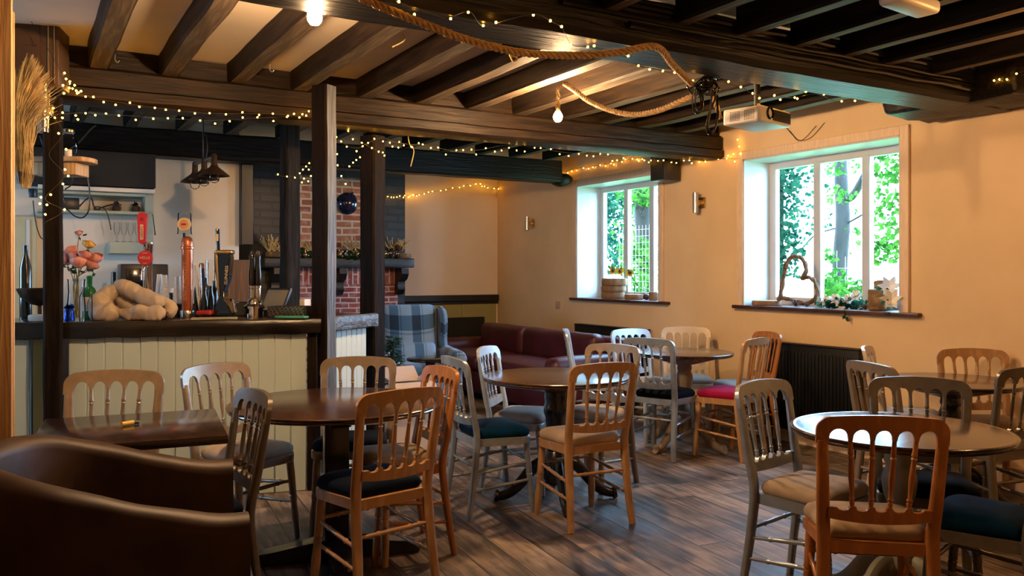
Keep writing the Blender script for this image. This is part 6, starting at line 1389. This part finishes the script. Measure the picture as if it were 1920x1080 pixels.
c8 = g(1577,480,8.2); bm = BM(); R = .20
for k_ in range(14):
    a = 2*PI*k_/14; tube(bm, [(c8.x+R*math.cos(a), c8.y+R*math.sin(a), z) for z in (-.15,.6,1.5+.12*math.sin(k_))], .002, 4)
for k_ in range(17): tube(bm, [(c8.x+R*math.cos(a*PI/12), c8.y+R*math.sin(a*PI/12), -.1+k_*.095) for a in range(25)], .002, 4)
solo('tree_guard', bm, 'upvc', 'wire mesh guard round the garden tree trunk', 'tree guard')
foliage('garden_hedge', 'pale green hedge outside the far pane of the far window', 'hedge', [vol(1145,400,8.3,.4,.40,.75,620),vol(1150,480,8.2,.3,.4,.3,220),vol(1140,370,8.2,.3,.4,.3,200)], 'leaf_blue', .075, [([(8.4,10.6,-.15),(8.4,10.6,1.6)],(.03,.01))])
foliage('garden_shrub', 'bushy shrub with dark stems outside the middle pane of the far window', 'shrub', [vol(1200,360,7.0,.3,.35,.2,200),vol(1205,480,7.0,.3,.32,.25,280),vol(1205,530,6.8,.2,.3,.15,170),vol(1190,440,7.4,.3,.3,.5,120)], 'leaf', .065, [([tuple(g(1212,600,7.2)),tuple(g(1210,470,7.2)),tuple(g(1207,410,7.2)),tuple(g(1205,340,7.2))],(.10,.14)),([tuple(g(1205,400,7.1)),tuple(g(1190,380,7.1)),tuple(g(1175,372,7.0))],(.02,.01)),([tuple(g(1205,405,7.1)),tuple(g(1222,370,7.1)),tuple(g(1228,340,7.0))],(.02,.01))])
c9 = g(1205,480,6.6); bm = BM()
for k_ in range(15): tube(bm, [(6.6,c9.y-.45+.065*k_,z) for z in (-.15,.8,1.95)], .0016, 4)
for k_ in range(26): tube(bm, [(6.6,c9.y-.45,-.1+.08*k_),(6.6,c9.y+.46,-.1+.08*k_)], .0016, 4)
solo('garden_wire_fence', bm, 'upvc', 'wire mesh fence outside the far window', 'fence')
# ------------------------------------------------------------------ light
wd = bpy.data.worlds.new('daylight'); sc.world = wd; wd.use_nodes = True
bg = wd.node_tree.nodes['Background']; bg.inputs['Color'].default_value = (.40,.67,1.0,1); bg.inputs['Strength'].default_value = 26.0
for i, (y0, y1, z0, z1) in enumerate(WIN):
    ld = bpy.data.lights.new('window_portal', 'AREA'); ld.shape = 'RECTANGLE'; ld.size = z1-z0; ld.size_y = y1-y0; ld.cycles.is_portal = True
    lo = bpy.data.objects.new('window_portal', ld); COL.objects.link(lo); lo.location = (XO+.02, (y0+y1)/2, (z0+z1)/2); lo.rotation_euler = (0, PI/2, 0)
ld = bpy.data.lights.new('window_portal', 'AREA'); ld.shape = 'RECTANGLE'; ld.size = .8; ld.size_y = .9; ld.cycles.is_portal = True
lo = bpy.data.objects.new('window_portal', ld); COL.objects.link(lo); lo.location = (-2.22, 6.35, 1.6); lo.rotation_euler = (0, -PI/2, 0)
vs = sc.view_settings; sc.display_settings.display_device = 'sRGB'; vs.view_transform = 'Standard'; vs.look = 'None'; vs.exposure = 0.14; vs.gamma = 1.0; vs.use_curve_mapping = False
cy = sc.cycles; cy.max_bounces = 8; cy.diffuse_bounces = 5; cy.glossy_bounces = 4; cy.transmission_bounces = 4; cy.transparent_max_bounces = 12
cy.use_denoising = True; cy.caustics_reflective = False; cy.caustics_refractive = False; cy.sample_clamp_indirect = 6.0; cy.use_light_tree = True
bpy.context.view_layer.update()
